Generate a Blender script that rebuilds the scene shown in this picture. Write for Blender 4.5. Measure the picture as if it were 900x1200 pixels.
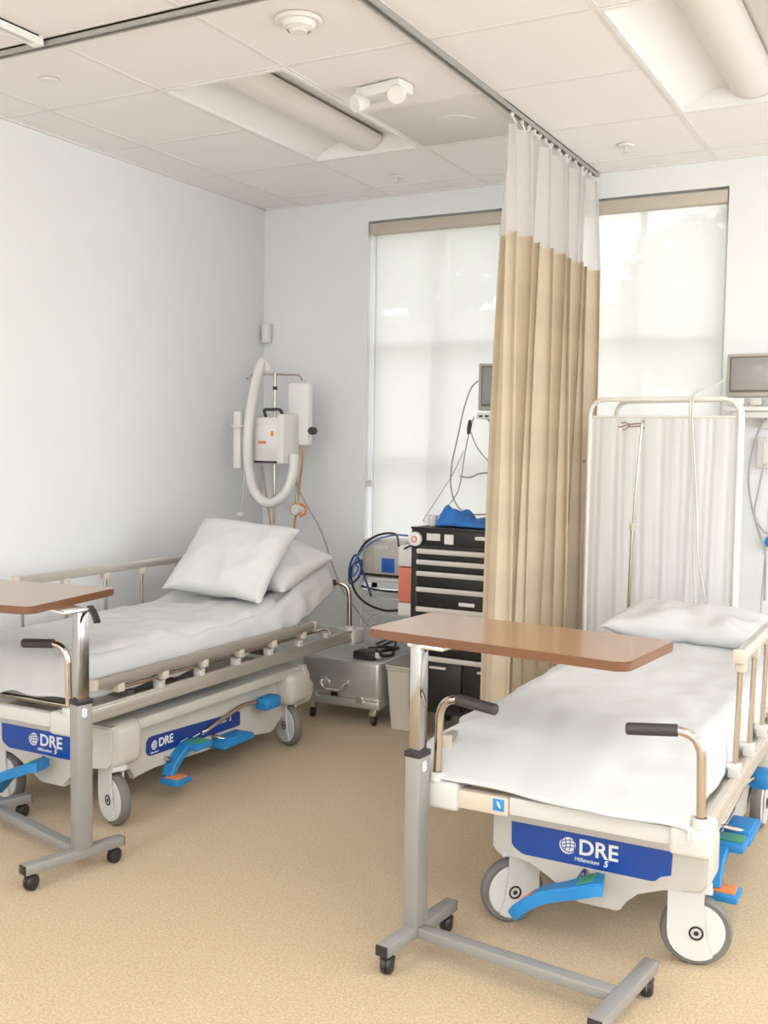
import bpy, bmesh, math, random
from mathutils import Vector, Matrix, noise
random.seed(7)
PI = math.pi
R_ = math.radians
scn = bpy.context.scene
for o in list(bpy.data.objects):
    bpy.data.objects.remove(o)
COL = scn.collection

# ------------------------------------------------------------------ camera
cd = bpy.data.cameras.new('camera')
cam = bpy.data.objects.new('camera', cd); COL.objects.link(cam)
cd.sensor_fit = 'HORIZONTAL'; cd.sensor_width = 36.0
cd.lens = 1235.0 / 900.0 * 36.0
cd.clip_start = 0.05; cd.clip_end = 200
right = Vector((0.88009355, 0.4745801, 0.01445966))
up = -Vector((0.04401682, -0.05122904, -0.99771645))
back = -Vector((-0.47275561, 0.87872027, -0.06597585))
M = Matrix((right, up, back)).transposed().to_4x4()
M.translation = Vector((0, 0, 1.5))
cam.matrix_world = M
scn.camera = cam

# ------------------------------------------------------------------ render look
scn.view_settings.view_transform = 'Standard'
scn.view_settings.look = 'None'
scn.view_settings.gamma = 1.0
scn.view_settings.use_curve_mapping = False
scn.view_settings.exposure = -0.02

# ------------------------------------------------------------------ world (bright hazy daylight)
w = bpy.data.worlds.new('daylight'); scn.world = w; w.use_nodes = True
bg = w.node_tree.nodes['Background']
bg.inputs[0].default_value = (0.97, 0.985, 1.0, 1); bg.inputs[1].default_value = 4.0

def area_light(name, loc, rot, sx, sy, energy, color=(1, 1, 1)):
    l = bpy.data.lights.new(name, 'AREA'); l.shape = 'RECTANGLE'
    l.size = sx; l.size_y = sy; l.energy = energy; l.color = color
    o = bpy.data.objects.new(name, l); COL.objects.link(o)
    o.location = loc; o.rotation_euler = rot
    return o
# fill lights added at invented, unseen windows in the rear and right walls
area_light('rear_fill_light', (-1.9, -3.30, 1.7), (R_(90), 0, PI), 3.0, 1.9, 62, (.95, .98, 1))
area_light('rear_fill_light', (1.4, -3.30, 1.7), (R_(90), 0, PI), 3.0, 1.9, 62, (.95, .98, 1))

area_light('right_fill_light', (2.95, 3.3, 1.7), (0, R_(90), 0), 1.9, 3.0, 58, (.95, .98, 1))
# room dimensions (metres)
XL, XR, YB, YF, ZC = -3.81, 3.0, 5.47, -3.5, 2.92

# ------------------------------------------------------------------ materials
def mat(name, col, rough=0.5, metal=0.0, noise_amt=0.0, noise_scale=30, bump=0.0, bump_scale=200,
        trans=0.0, spec=0.5, coat=0.0, alpha=1.0, sheen=0.0):
    m = bpy.data.materials.new(name); m.use_nodes = True
    nt = m.node_tree; b = nt.nodes['Principled BSDF']
    b.inputs['Base Color'].default_value = (*col, 1)
    b.inputs['Roughness'].default_value = rough
    b.inputs['Metallic'].default_value = metal
    b.inputs['Specular IOR Level'].default_value = spec
    b.inputs['Coat Weight'].default_value = coat
    b.inputs['Transmission Weight'].default_value = trans
    b.inputs['Alpha'].default_value = alpha
    b.inputs['Sheen Weight'].default_value = sheen
    tc = nt.nodes.new('ShaderNodeTexCoord')
    if noise_amt > 0:
        n = nt.nodes.new('ShaderNodeTexNoise'); n.inputs['Scale'].default_value = noise_scale
        n.inputs['Detail'].default_value = 6
        nt.links.new(tc.outputs['Object'], n.inputs['Vector'])
        r = nt.nodes.new('ShaderNodeValToRGB')
        a = tuple(max(0, c * (1 - noise_amt)) for c in col); z = tuple(min(1, c * (1 + noise_amt)) for c in col)
        r.color_ramp.elements[0].position = 0.35; r.color_ramp.elements[1].position = 0.65
        r.color_ramp.elements[0].color = (*a, 1); r.color_ramp.elements[1].color = (*z, 1)
        nt.links.new(n.outputs['Fac'], r.inputs[0]); nt.links.new(r.outputs[0], b.inputs['Base Color'])
    if bump > 0:
        n2 = nt.nodes.new('ShaderNodeTexNoise'); n2.inputs['Scale'].default_value = bump_scale
        n2.inputs['Detail'].default_value = 4
        nt.links.new(tc.outputs['Object'], n2.inputs['Vector'])
        bp = nt.nodes.new('ShaderNodeBump'); bp.inputs['Strength'].default_value = bump
        bp.inputs['Distance'].default_value = 0.004
        nt.links.new(n2.outputs['Fac'], bp.inputs['Height']); nt.links.new(bp.outputs[0], b.inputs['Normal'])
    return m

WALL = mat('wall_paint', (0.835, 0.86, 0.875), 0.75, noise_amt=0.012, noise_scale=3, bump=0.08, bump_scale=260)
CEIL = mat('ceiling_tile', (0.915, 0.895, 0.905), 0.9, noise_amt=0.015, noise_scale=180, bump=0.25, bump_scale=320)
CEILGRID = mat('ceiling_grid_paint', (0.83, 0.815, 0.82), 0.55)
VENT = mat('return_panel', (0.74, 0.73, 0.71), 0.7)
WHITEP = mat('white_plastic', (0.82, 0.82, 0.80), 0.4)
LIGHTW = mat('fixture_white', (0.86, 0.865, 0.87), 0.4)
LENS = mat('fixture_lens', (0.80, 0.77, 0.75), 0.5)
CREAM = mat('shroud_plastic', (0.60, 0.585, 0.545), 0.35, noise_amt=0.02, noise_scale=8)
BLOCK = mat('corner_block_plastic', (0.60, 0.60, 0.585), 0.4)
BEIGE = mat('beige_plastic', (0.60, 0.53, 0.45), 0.45)
ALU = mat('rail_aluminium', (0.60, 0.57, 0.52), 0.38, 0.65)
ALUD = mat('rail_grip', (0.33, 0.30, 0.265), 0.4, 0.3)
CHROME = mat('chrome', (0.58, 0.52, 0.465), 0.13, 1.0)
COLCHR = mat('column_chrome', (0.50, 0.49, 0.48), 0.14, 1.0)
SILVER = mat('handle_silver', (0.76, 0.73, 0.70), 0.35, 0.25)
STEELW = mat('polished_steel', (0.86, 0.85, 0.83), 0.22, 0.9)
GRIP = mat('rubber_grip', (0.045, 0.042, 0.042), 0.55)
BLACK = mat('black_plastic', (0.025, 0.022, 0.022), 0.4)
BLACKM = mat('black_enamel', (0.014, 0.012, 0.011), 0.45)
TIRE = mat('grey_rubber', (0.17, 0.165, 0.16), 0.6)
DISC = mat('wheel_white', (0.64, 0.645, 0.64), 0.4)
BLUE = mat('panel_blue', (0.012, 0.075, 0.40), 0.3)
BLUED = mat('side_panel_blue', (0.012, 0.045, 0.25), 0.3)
PEDAL = mat('pedal_blue', (0.02, 0.24, 0.58), 0.45)
ORANGE = mat('orange_patch', (0.80, 0.25, 0.09), 0.5)
GREEN = mat('green_patch', (0.06, 0.30, 0.16), 0.5)
GREYP = mat('grey_paint', (0.30, 0.298, 0.288), 0.4, 0.15)
SHEET = mat('white_sheet', (0.60, 0.61, 0.615), 0.85, bump=0.2, bump_scale=500, sheen=0.1)
PILLOW = mat('pillow_cotton', (0.64, 0.65, 0.655), 0.85, bump=0.12, bump_scale=400)
PAD = mat('mattress_vinyl', (0.66, 0.62, 0.55), 0.5)
TAN = mat('bin_plastic', (0.60, 0.55, 0.45), 0.5)
CASE = mat('brushed_case', (0.60, 0.595, 0.59), 0.35, 0.6, noise_amt=0.05, noise_scale=5)
RED = mat('sharps_red', (0.80, 0.24, 0.17), 0.35)
SCRBLUE = mat('blue_screen', (0.03, 0.14, 0.55), 0.3)
CLOTHB = mat('blue_wrap', (0.03, 0.19, 0.62), 0.6)
SCREENG = mat('monitor_glass', (0.34, 0.335, 0.33), 0.15)
MONF = mat('monitor_frame', (0.50, 0.47, 0.43), 0.45)
MOND = mat('monitor_bezel_dark', (0.16, 0.14, 0.12), 0.4)
CABLEG = mat('grey_cable', (0.40, 0.39, 0.37), 0.5)
CABLEW = mat('clear_tubing', (0.62, 0.62, 0.59), 0.3)
CABLEO = mat('orange_hose', (0.72, 0.32, 0.11), 0.45)
CABLET = mat('tan_hose', (0.55, 0.40, 0.20), 0.45)
CABLEB = mat('navy_cable', (0.03, 0.07, 0.22), 0.4)
TUBEW = mat('cream_tube', (0.80, 0.78, 0.74), 0.3)
WHITET = mat('white_lettering', (0.9, 0.9, 0.9), 0.5)
VAL = mat('blind_cassette', (0.56, 0.50, 0.42), 0.6)
FRAMEW = mat('window_frame_paint', (0.62, 0.62, 0.60), 0.5)
LITTER = mat('dark_fabric', (0.16, 0.155, 0.155), 0.7)
BRICKOUT = mat('outside_ground', (0.35, 0.34, 0.30), 0.9)
BARK = mat('bark', (0.12, 0.09, 0.06), 0.9)
LEAF = mat('leaves', (0.10, 0.17, 0.06), 0.7)

def carpet():
    m = bpy.data.materials.new('carpet'); m.use_nodes = True; nt = m.node_tree; b = nt.nodes['Principled BSDF']
    tc = nt.nodes.new('ShaderNodeTexCoord')
    n = nt.nodes.new('ShaderNodeTexNoise'); n.inputs['Scale'].default_value = 130; n.inputs['Detail'].default_value = 8
    n.inputs['Roughness'].default_value = 0.75
    v = nt.nodes.new('ShaderNodeTexVoronoi'); v.inputs['Scale'].default_value = 150
    n3 = nt.nodes.new('ShaderNodeTexNoise'); n3.inputs['Scale'].default_value = 5
    for q in (n, v, n3): nt.links.new(tc.outputs['Object'], q.inputs['Vector'])
    r = nt.nodes.new('ShaderNodeValToRGB')
    r.color_ramp.elements[0].position = 0.33; r.color_ramp.elements[1].position = 0.68
    r.color_ramp.elements[0].color = (0.40, 0.285, 0.155, 1); r.color_ramp.elements[1].color = (0.75, 0.575, 0.365, 1)
    nt.links.new(n.outputs['Fac'], r.inputs[0])
    mx = nt.nodes.new('ShaderNodeMix'); mx.data_type = 'RGBA'; mx.blend_type = 'MULTIPLY'
    mx.inputs[0].default_value = 0.12
    nt.links.new(r.outputs[0], mx.inputs[6])
    nt.links.new(v.outputs['Color'], mx.inputs[7])
    hs = nt.nodes.new('ShaderNodeHueSaturation'); hs.inputs['Saturation'].default_value = 0.95
    nt.links.new(mx.outputs[2], hs.inputs['Color'])
    nt.links.new(hs.outputs[0], b.inputs['Base Color'])
    b.inputs['Roughness'].default_value = 0.95; b.inputs['Sheen Weight'].default_value = 0.2
    bp = nt.nodes.new('ShaderNodeBump'); bp.inputs['Strength'].default_value = 0.5; bp.inputs['Distance'].default_value = 0.004
    nt.links.new(n.outputs['Fac'], bp.inputs['Height']); nt.links.new(bp.outputs[0], b.inputs['Normal'])
    return m
CARPET = carpet()

def laminate():
    m = bpy.data.materials.new('walnut_laminate'); m.use_nodes = True; nt = m.node_tree; b = nt.nodes['Principled BSDF']
    tc = nt.nodes.new('ShaderNodeTexCoord'); mp = nt.nodes.new('ShaderNodeMapping')
    mp.inputs['Scale'].default_value = (1.2, 16, 16)
    n = nt.nodes.new('ShaderNodeTexNoise'); n.inputs['Scale'].default_value = 5; n.inputs['Detail'].default_value = 6
    nt.links.new(tc.outputs['Object'], mp.inputs[0]); nt.links.new(mp.outputs[0], n.inputs['Vector'])
    r = nt.nodes.new('ShaderNodeValToRGB')
    r.color_ramp.elements[0].position = 0.3; r.color_ramp.elements[1].position = 0.7
    r.color_ramp.elements[0].color = (0.255, 0.125, 0.055, 1); r.color_ramp.elements[1].color = (0.35, 0.175, 0.08, 1)
    nt.links.new(n.outputs['Fac'], r.inputs[0]); nt.links.new(r.outputs[0], b.inputs['Base Color'])
    b.inputs['Roughness'].default_value = 0.24; b.inputs['Coat Weight'].default_value = 0.55; b.inputs['Coat Roughness'].default_value = 0.12
    return m
WOOD = laminate()
WOODEDGE = mat('walnut_edge_banding', (0.17, 0.075, 0.036), 0.3)

def two_sided(name, col, ttransp, tcol=None, bands=False):
    """thin cloth: diffuse + translucent, with some open weave letting light straight through"""
    m = bpy.data.materials.new(name); m.use_nodes = True; nt = m.node_tree
    for q in list(nt.nodes): nt.nodes.remove(q)
    out = nt.nodes.new('ShaderNodeOutputMaterial')
    d = nt.nodes.new('ShaderNodeBsdfDiffuse'); t = nt.nodes.new('ShaderNodeBsdfTranslucent')
    tr = nt.nodes.new('ShaderNodeBsdfTransparent')
    d.inputs[0].default_value = (*col, 1); t.inputs[0].default_value = (*(tcol or col), 1)
    if bands:
        tc = nt.nodes.new('ShaderNodeTexCoord')
        sx = nt.nodes.new('ShaderNodeSeparateXYZ'); nt.links.new(tc.outputs['Object'], sx.inputs[0])
        mm = nt.nodes.new('ShaderNodeMath'); mm.operation = 'MULTIPLY'; mm.inputs[1].default_value = 20.0
        sn = nt.nodes.new('ShaderNodeMath'); sn.operation = 'SINE'
        nt.links.new(sx.outputs['Z'], mm.inputs[0]); nt.links.new(mm.outputs[0], sn.inputs[0])
        r = nt.nodes.new('ShaderNodeValToRGB'); r.color_ramp.elements[0].position = 0.35; r.color_ramp.elements[1].position = 0.65
        r.color_ramp.elements[0].color = (*[c * 0.955 for c in col], 1); r.color_ramp.elements[1].color = (*col, 1)
        ad = nt.nodes.new('ShaderNodeMath'); ad.operation = 'MULTIPLY_ADD'; ad.inputs[1].default_value = 0.5; ad.inputs[2].default_value = 0.5
        nt.links.new(sn.outputs[0], ad.inputs[0]); nt.links.new(ad.outputs[0], r.inputs[0])
        nt.links.new(r.outputs[0], d.inputs[0]); nt.links.new(r.outputs[0], t.inputs[0])
    m1 = nt.nodes.new('ShaderNodeMixShader'); m1.inputs[0].default_value = 0.45 if not bands else 0.25
    nt.links.new(d.outputs[0], m1.inputs[1]); nt.links.new(t.outputs[0], m1.inputs[2])
    m2 = nt.nodes.new('ShaderNodeMixShader'); m2.inputs[0].default_value = ttransp
    nt.links.new(m1.outputs[0], m2.inputs[1]); nt.links.new(tr.outputs[0], m2.inputs[2])
    nt.links.new(m2.outputs[0], out.inputs[0])
    return m
BLIND = two_sided('roller_blind_cloth', (0.83, 0.83, 0.82), 0.08)
MESHC = two_sided('curtain_netting', (0.84, 0.82, 0.80), 0.30)
CURT = two_sided('tan_curtain_cloth', (0.72, 0.615, 0.465), 0.0, bands=True)
SCRCLOTH = two_sided('screen_cloth', (0.90, 0.90, 0.91), 0.03)

def glass_pane():
    m = bpy.data.materials.new('window_glass'); m.use_nodes = True; nt = m.node_tree
    for q in list(nt.nodes): nt.nodes.remove(q)
    out = nt.nodes.new('ShaderNodeOutputMaterial'); tr = nt.nodes.new('ShaderNodeBsdfTransparent')
    tr.inputs[0].default_value = (0.95, 0.955, 0.95, 1)
    g = nt.nodes.new('ShaderNodeBsdfGlossy'); g.inputs['Roughness'].default_value = 0.02
    mx = nt.nodes.new('ShaderNodeMixShader'); mx.inputs[0].default_value = 0.06
    nt.links.new(tr.outputs[0], mx.inputs[1]); nt.links.new(g.outputs[0], mx.inputs[2]); nt.links.new(mx.outputs[0], out.inputs[0])
    return m
GLASS = glass_pane()
def lamp_mat(name, col, s):
    m = bpy.data.materials.new(name); m.use_nodes = True; b = m.node_tree.nodes['Principled BSDF']
    b.inputs['Base Color'].default_value = (*col, 1)
    b.inputs['Emission Color'].default_value = (*col, 1); b.inputs['Emission Strength'].default_value = s
    return m
FILLLENS = lamp_mat('fill_fixture_lens', (1, 0.97, 0.92), 5.0)  # glowing lens of the added off-view fixtures

# ------------------------------------------------------------------ mesh helpers
class MB:
    def __init__(s): s.bm = bmesh.new()
    def _xf(s, vs, m):
        if m is not None: bmesh.ops.transform(s.bm, matrix=m, verts=vs)
    def box(s, c, d, bev=0.0, m=None, seg=2):
        r = bmesh.ops.create_cube(s.bm, size=1.0); vs = r['verts']
        bmesh.ops.scale(s.bm, vec=d, verts=vs); bmesh.ops.translate(s.bm, vec=c, verts=vs)
        if bev > 0:
            es = list({e for v in vs for e in v.link_edges})
            rr = bmesh.ops.bevel(s.bm, geom=es, offset=bev, segments=seg, affect='EDGES', profile=0.5)
            vs = list({v for f in rr['faces'] for v in f.verts} | {v for v in vs if v.is_valid})
        s._xf(vs, m); return s
    def tube(s, pts, r, seg=10, closed=False, caps=True):
        pts = [Vector(p) for p in pts]; n = len(pts)
        rs = r if isinstance(r, (list, tuple)) else [r] * n
        rings = []; prev = None
        for i, p in enumerate(pts):
            if closed: t = pts[(i + 1) % n] - pts[i - 1]
            else: t = pts[min(i + 1, n - 1)] - pts[max(i - 1, 0)]
            if t.length < 1e-9: t = Vector((0, 0, 1))
            t.normalize()
            if prev is None:
                a = Vector((0, 0, 1)) if abs(t.z) < 0.9 else Vector((1, 0, 0))
                u = t.cross(a).normalized()
            else:
                u = prev - t * prev.dot(t)
                u = u.normalized() if u.length > 1e-6 else t.orthogonal().normalized()
            prev = u; v = t.cross(u)
            rings.append([s.bm.verts.new(p + (u * math.cos(2 * PI * k / seg) + v * math.sin(2 * PI * k / seg)) * rs[i]) for k in range(seg)])
        m = n if closed else n - 1
        for i in range(m):
            a = rings[i]; b = rings[(i + 1) % n]
            for k in range(seg):
                s.bm.faces.new((a[k], a[(k + 1) % seg], b[(k + 1) % seg], b[k]))
        if not closed and caps:
            s.bm.faces.new(list(reversed(rings[0]))); s.bm.faces.new(rings[-1])
        return s
    def lathe(s, prof, origin, axis, seg=28):
        """prof: list of (radius, height along axis)"""
        ax = Vector(axis).normalized(); u = ax.orthogonal().normalized(); v = ax.cross(u); o = Vector(origin)
        rings = []
        for r, h in prof:
            if r < 1e-6: rings.append([s.bm.verts.new(o + ax * h)])
            else: rings.append([s.bm.verts.new(o + ax * h + (u * math.cos(2 * PI * k / seg) + v * math.sin(2 * PI * k / seg)) * r) for k in range(seg)])
        for a, b in zip(rings[:-1], rings[1:]):
            for k in range(seg):
                k2 = (k + 1) % seg
                if len(a) == 1 and len(b) == 1: continue
                if len(a) == 1: s.bm.faces.new((a[0], b[k2], b[k]))
                elif len(b) == 1: s.bm.faces.new((a[k], a[k2], b[0]))
                else: s.bm.faces.new((a[k], a[k2], b[k2], b[k]))
        return s
    def prism(s, poly, fn, d0, d1, bev=0.0):
        """poly of 2D points; fn(u, v, d) -> 3D"""
        a = [s.bm.verts.new(fn(u, v, d0)) for u, v in poly]; b = [s.bm.verts.new(fn(u, v, d1)) for u, v in poly]
        n = len(poly)
        fs = [s.bm.faces.new(a), s.bm.faces.new(list(reversed(b)))]
        for k in range(n): fs.append(s.bm.faces.new((a[k], b[k], b[(k + 1) % n], a[(k + 1) % n])))
        if bev > 0:
            es = list(set(fs[0].edges) | set(fs[1].edges))
            bmesh.ops.bevel(s.bm, geom=es, offset=bev, segments=2, affect='EDGES')
        return s
    def grid(s, nu, nv, fn):
        vs = [[s.bm.verts.new(fn(i / nu, j / nv)) for j in range(nv + 1)] for i in range(nu + 1)]
        for i in range(nu):
            for j in range(nv):
                s.bm.faces.new((vs[i][j], vs[i + 1][j], vs[i + 1][j + 1], vs[i][j + 1]))
        return s
    def build(s, name, m, parent=None, ang=38, recalc=True):
        bm = s.bm
        if recalc: bmesh.ops.recalc_face_normals(bm, faces=bm.faces)
        for f in bm.faces: f.smooth = True
        lim = R_(ang)
        for e in bm.edges:
            if len(e.link_faces) == 2:
                try:
                    if e.calc_face_angle(0) > lim: e.smooth = False
                except Exception: pass
        me = bpy.data.meshes.new(name); bm.to_mesh(me); bm.free()
        me.materials.append(m)
        o = bpy.data.objects.new(name, me); COL.objects.link(o)
        if parent is not None: o.parent = parent
        return o

def root(name, loc=(0, 0, 0), rz=0.0, rot=None):
    o = bpy.data.objects.new(name, None); COL.objects.link(o); o.location = loc
    o.rotation_euler = rot if rot else (0, 0, rz); o.empty_display_size = 0.1
    return o
def tag(o, label, cat, group=None):
    o['label'] = label; o['category'] = cat
    if group: o['group'] = group
    return o
def structure(o): o['kind'] = 'structure'; return o
def lab(o, label): o['label'] = label; return o

def fillet(pts, r, n=6):
    pts = [Vector(p) for p in pts]; out = [pts[0]]
    for i in range(1, len(pts) - 1):
        a, b, c = pts[i - 1], pts[i], pts[i + 1]
        d1 = a - b; d2 = c - b
        rr = min(r, d1.length * 0.49, d2.length * 0.49)
        p1 = b + d1.normalized() * rr; p2 = b + d2.normalized() * rr
        for k in range(n + 1):
            t = k / n; out.append(p1 * (1 - t) ** 2 + b * 2 * t * (1 - t) + p2 * t * t)
    out.append(pts[-1]); return out
def spline(pts, n=8):
    P = [Vector(p) for p in pts]; P = [P[0] * 2 - P[1]] + P + [P[-1] * 2 - P[-2]]; out = []
    for i in range(1, len(P) - 2):
        p0, p1, p2, p3 = P[i - 1:i + 3]
        for k in range(n):
            t = k / n
            out.append(0.5 * ((2 * p1) + (-p0 + p2) * t + (2 * p0 - 5 * p1 + 4 * p2 - p3) * t * t + (-p0 + 3 * p1 - 3 * p2 + p3) * t ** 3))
    out.append(P[-2]); return out
def rounded_rect(x0, x1, y0, y1, r, n=5):
    out = []
    for cx, cy, a0 in ((x1 - r, y1 - r, 0), (x0 + r, y1 - r, 90), (x0 + r, y0 + r, 180), (x1 - r, y0 + r, 270)):
        for k in range(n + 1):
            a = R_(a0 + 90 * k / n); out.append((cx + r * math.cos(a), cy + r * math.sin(a)))
    return out
XY = lambda u, v, d: Vector((u, v, d))
XZ = lambda u, v, d: Vector((u, d, v))
YZ = lambda u, v, d: Vector((d, u, v))

def text_mesh(name, s, size, m, parent, matrix, offset=0.0, ext=0.0006, align='LEFT', shear=0.0):
    cu = bpy.data.curves.new(name, 'FONT'); cu.body = s; cu.size = size; cu.offset = offset
    cu.extrude = ext; cu.align_x = align; cu.align_y = 'BOTTOM_BASELINE'; cu.shear = shear; cu.resolution_u = 3
    t = bpy.data.objects.new(name + '_tmp', cu); COL.objects.link(t)
    bpy.context.view_layer.update()
    me = bpy.data.meshes.new_from_object(t.evaluated_get(bpy.context.evaluated_depsgraph_get()))
    bpy.data.objects.remove(t)
    me.name = name; me.transform(matrix); me.materials.clear(); me.materials.append(m)
    o = bpy.data.objects.new(name, me); COL.objects.link(o)
    if parent is not None: o.parent = parent
    return o
FRONT = Matrix.Rotation(R_(90), 4, 'X')                      # text facing -y
SIDE = Matrix.Rotation(R_(90), 4, 'Z') @ FRONT               # text facing +x
def at(m, x, y, z): return Matrix.Translation((x, y, z)) @ m

# ================================================================== SETTING
MB().box(((XL + XR) / 2, (YB + YF) / 2, -0.05), (XR - XL + 0.3, YB - YF + 0.3, 0.1)).build('floor', CARPET)['kind'] = 'structure'
MB().box((XL - 0.06, (YB + YF) / 2, ZC / 2 + 0.1), (0.12, YB - YF + 0.24, ZC + 0.2)).build('wall_left', WALL)['kind'] = 'structure'
b = MB()
b.box((XR + 0.06, (YF + 1.8) / 2, ZC / 2 + 0.1), (0.12, 1.8 - YF, ZC + 0.2)); b.box((XR + 0.06, (4.8 + YB) / 2, ZC / 2 + 0.1), (0.12, YB - 4.8, ZC + 0.2))
b.box((XR + 0.06, 3.3, 0.375), (0.12, 3.0, 0.75)); b.box((XR + 0.06, 3.3, (2.65 + ZC + 0.2) / 2), (0.12, 3.0, ZC + 0.2 - 2.65))
b.build('wall_right', WALL)['kind'] = 'structure'

# back wall with two openings, built as piers, sill band and head band
W1 = (-3.075, -2.17); W2 = (-1.93, -1.03); ZS, ZH = 0.62, 2.79; WT = 0.20
b = MB()
b.box(((XL + W1[0]) / 2, YB + WT / 2, ZC / 2 + 0.1), (W1[0] - XL, WT, ZC + 0.2))
b.box(((W1[1] + W2[0]) / 2, YB + WT / 2, ZC / 2 + 0.1), (W2[0] - W1[1], WT, ZC + 0.2))
b.box(((W2[1] + XR) / 2, YB + WT / 2, ZC / 2 + 0.1), (XR - W2[1], WT, ZC + 0.2))
for a, c in (W1, W2):
    b.box(((a + c) / 2, YB + WT / 2, ZS / 2), (c - a, WT, ZS))
    b.box(((a + c) / 2, YB + WT / 2, (ZH + ZC + 0.2) / 2), (c - a, WT, ZC + 0.2 - ZH))
b.build('wall_back', WALL)['kind'] = 'structure'
# rear wall (behind the camera) with two wide windows invented for the fill lights
b = MB()
RW = ((-3.4, -0.4), (-0.1, 2.9)); rz0, rz1 = 0.75, 2.65
xs = [XL, RW[0][0], RW[0][1], RW[1][0], RW[1][1], XR]
for a, c in ((xs[0], xs[1]), (xs[2], xs[3]), (xs[4], xs[5])):
    b.box(((a + c) / 2, YF - 0.06, ZC / 2 + 0.1), (c - a, 0.12, ZC + 0.2))
for a, c in RW:
    b.box(((a + c) / 2, YF - 0.06, rz0 / 2), (c - a, 0.12, rz0)); b.box(((a + c) / 2, YF - 0.06, (rz1 + ZC + 0.2) / 2), (c - a, 0.12, ZC + 0.2 - rz1))
b.build('wall_rear', WALL)['kind'] = 'structure'

def window(n, x0, x1, z0, z1, y, nx, zs, frame=0.035):
    r = root('window_%d' % n, ((x0 + x1) / 2, y, z0)); r['kind'] = 'structure'
    hw = (x1 - x0) / 2; H = z1 - z0
    f = MB()
    f.box((-hw + frame / 2, 0, H / 2), (frame, 0.05, H)); f.box((hw - frame / 2, 0, H / 2), (frame, 0.05, H))
    f.box((0, 0, frame / 2), (2 * hw, 0.05, frame)); f.box((0, 0, H - frame / 2), (2 * hw, 0.05, frame))
    f.build('window_frame', FRAMEW, r)
    for k in range(1, nx):
        x = -hw + 2 * hw * k / nx; MB().box((x, 0, H / 2), (0.028, 0.045, H - 2 * frame)).build('mullion', FRAMEW, r)
    for z in zs: MB().box((0, 0, z - z0), (2 * hw - 2 * frame, 0.045, 0.03)).build('transom', FRAMEW, r)
    zz = [z0] + list(zs) + [z1]
    for k in range(nx):
        for i in range(len(zz) - 1):
            a = -hw + 2 * hw * k / nx; c = a + 2 * hw / nx
            MB().box(((a + c) / 2, 0.0, (zz[i] + zz[i + 1]) / 2 - z0), (c - a - 0.02, 0.006, zz[i + 1] - zz[i] - 0.02)).build('pane', GLASS, r)
    return r
window(1, W1[0], W1[1], ZS, ZH, YB + 0.13, 2, (1.40, 2.08))
window(2, W2[0], W2[1], ZS, ZH, YB + 0.13, 2, (1.40, 2.08))
window(3, RW[0][0], RW[0][1], rz0, rz1, YF - 0.06, 3, ())  # unseen rear window, made up to go with a fill light
fill_win = window(5, -1.5, 1.5, rz0, rz1, 0, 3, ()); fill_win.location = (XR + 0.06, 3.3, rz0); fill_win.rotation_euler = (0, 0, R_(90))  # unseen right wall window, added along with the side fill light
window(4, RW[1][0], RW[1][1], rz0, rz1, YF - 0.06, 3, ())  # second made-up rear window around a fill light

def baseboard(name, c, d):
    MB().box(c, d, 0.004).build(name, TAN)['kind'] = 'structure'
baseboard('baseboard_left', (XL + 0.005, (YB + YF) / 2, 0.05), (0.01, YB - YF, 0.1))
baseboard('baseboard_back', ((XL + XR) / 2, YB - 0.005, 0.05), (XR - XL - 0.03, 0.01, 0.1))

# ceiling: grid of bars with lay-in tiles
MB().box(((XL + XR) / 2, (YB + YF) / 2, ZC + 0.15), (XR - XL + 0.24, YB - YF + 0.24, 0.04)).build('ceiling_deck', CEIL)['kind'] = 'structure'
ceiling = root('ceiling', (0, 0, ZC)); ceiling['kind'] = 'structure'
gx = [-3.53 + 0.61 * k for k in range(11)]; gy = [5.26 - 0.61 * k for k in range(15)]
gx = [x for x in gx if x < XR]; gy = [y for y in gy if y > YF]
FIX = [(-2.92, 3.43), (-1.09, 3.43), (-2.92, -0.23), (-0.48, -0.23), (1.35, -0.23), (-2.92, -2.67), (-0.48, -2.67), (1.35, -2.67), (1.35, 3.43), (0.13, 1.6)]
g = MB()
for x in gx: g.box((x, (YB + YF) / 2, 0.006), (0.022, YB - YF, 0.012))
for y in gy:
    xe = [XL] + gx + [XR]
    for a, c in zip(xe[:-1], xe[1:]):
        if not any(fx - 0.02 < (a + c) / 2 < fx + 0.63 and fy + 0.05 < y < fy + 1.17 for fx, fy in FIX): g.box(((a + c) / 2, y, 0.0062), (c - a, 0.022, 0.012))
g.box((XL + 0.01, (YB + YF) / 2, 0.004), (0.02, YB - YF, 0.012)); g.box(((XL + XR) / 2, YB - 0.01, 0.004), (XR - XL, 0.02, 0.012))
go = g.build('grid_bars', CEILGRID, ceiling)
ex = [XL] + gx + [XR]; ey = [YF] + sorted(gy) + [YB]
fixtures = [(-2.92, 3.43), (-1.09, 3.43)]                    # lower-left corners of 0.61 x 1.22 fixtures in view
fill_fix = [(-2.92, -0.23), (-0.48, -0.23), (1.35, -0.23), (-2.92, -2.67), (-0.48, -2.67), (1.35, -2.67), (1.35, 3.43), (0.13, 1.60)]  # unseen fixtures added to brighten the room
def taken(x, y):
    for fx, fy in fixtures + fill_fix:
        if fx - 0.02 < x < fx + 0.63 and fy - 0.02 < y < fy + 1.24: return True
    return -2.33 < x < -1.70 and 4.04 < y < 4.65
shared = {}
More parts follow.
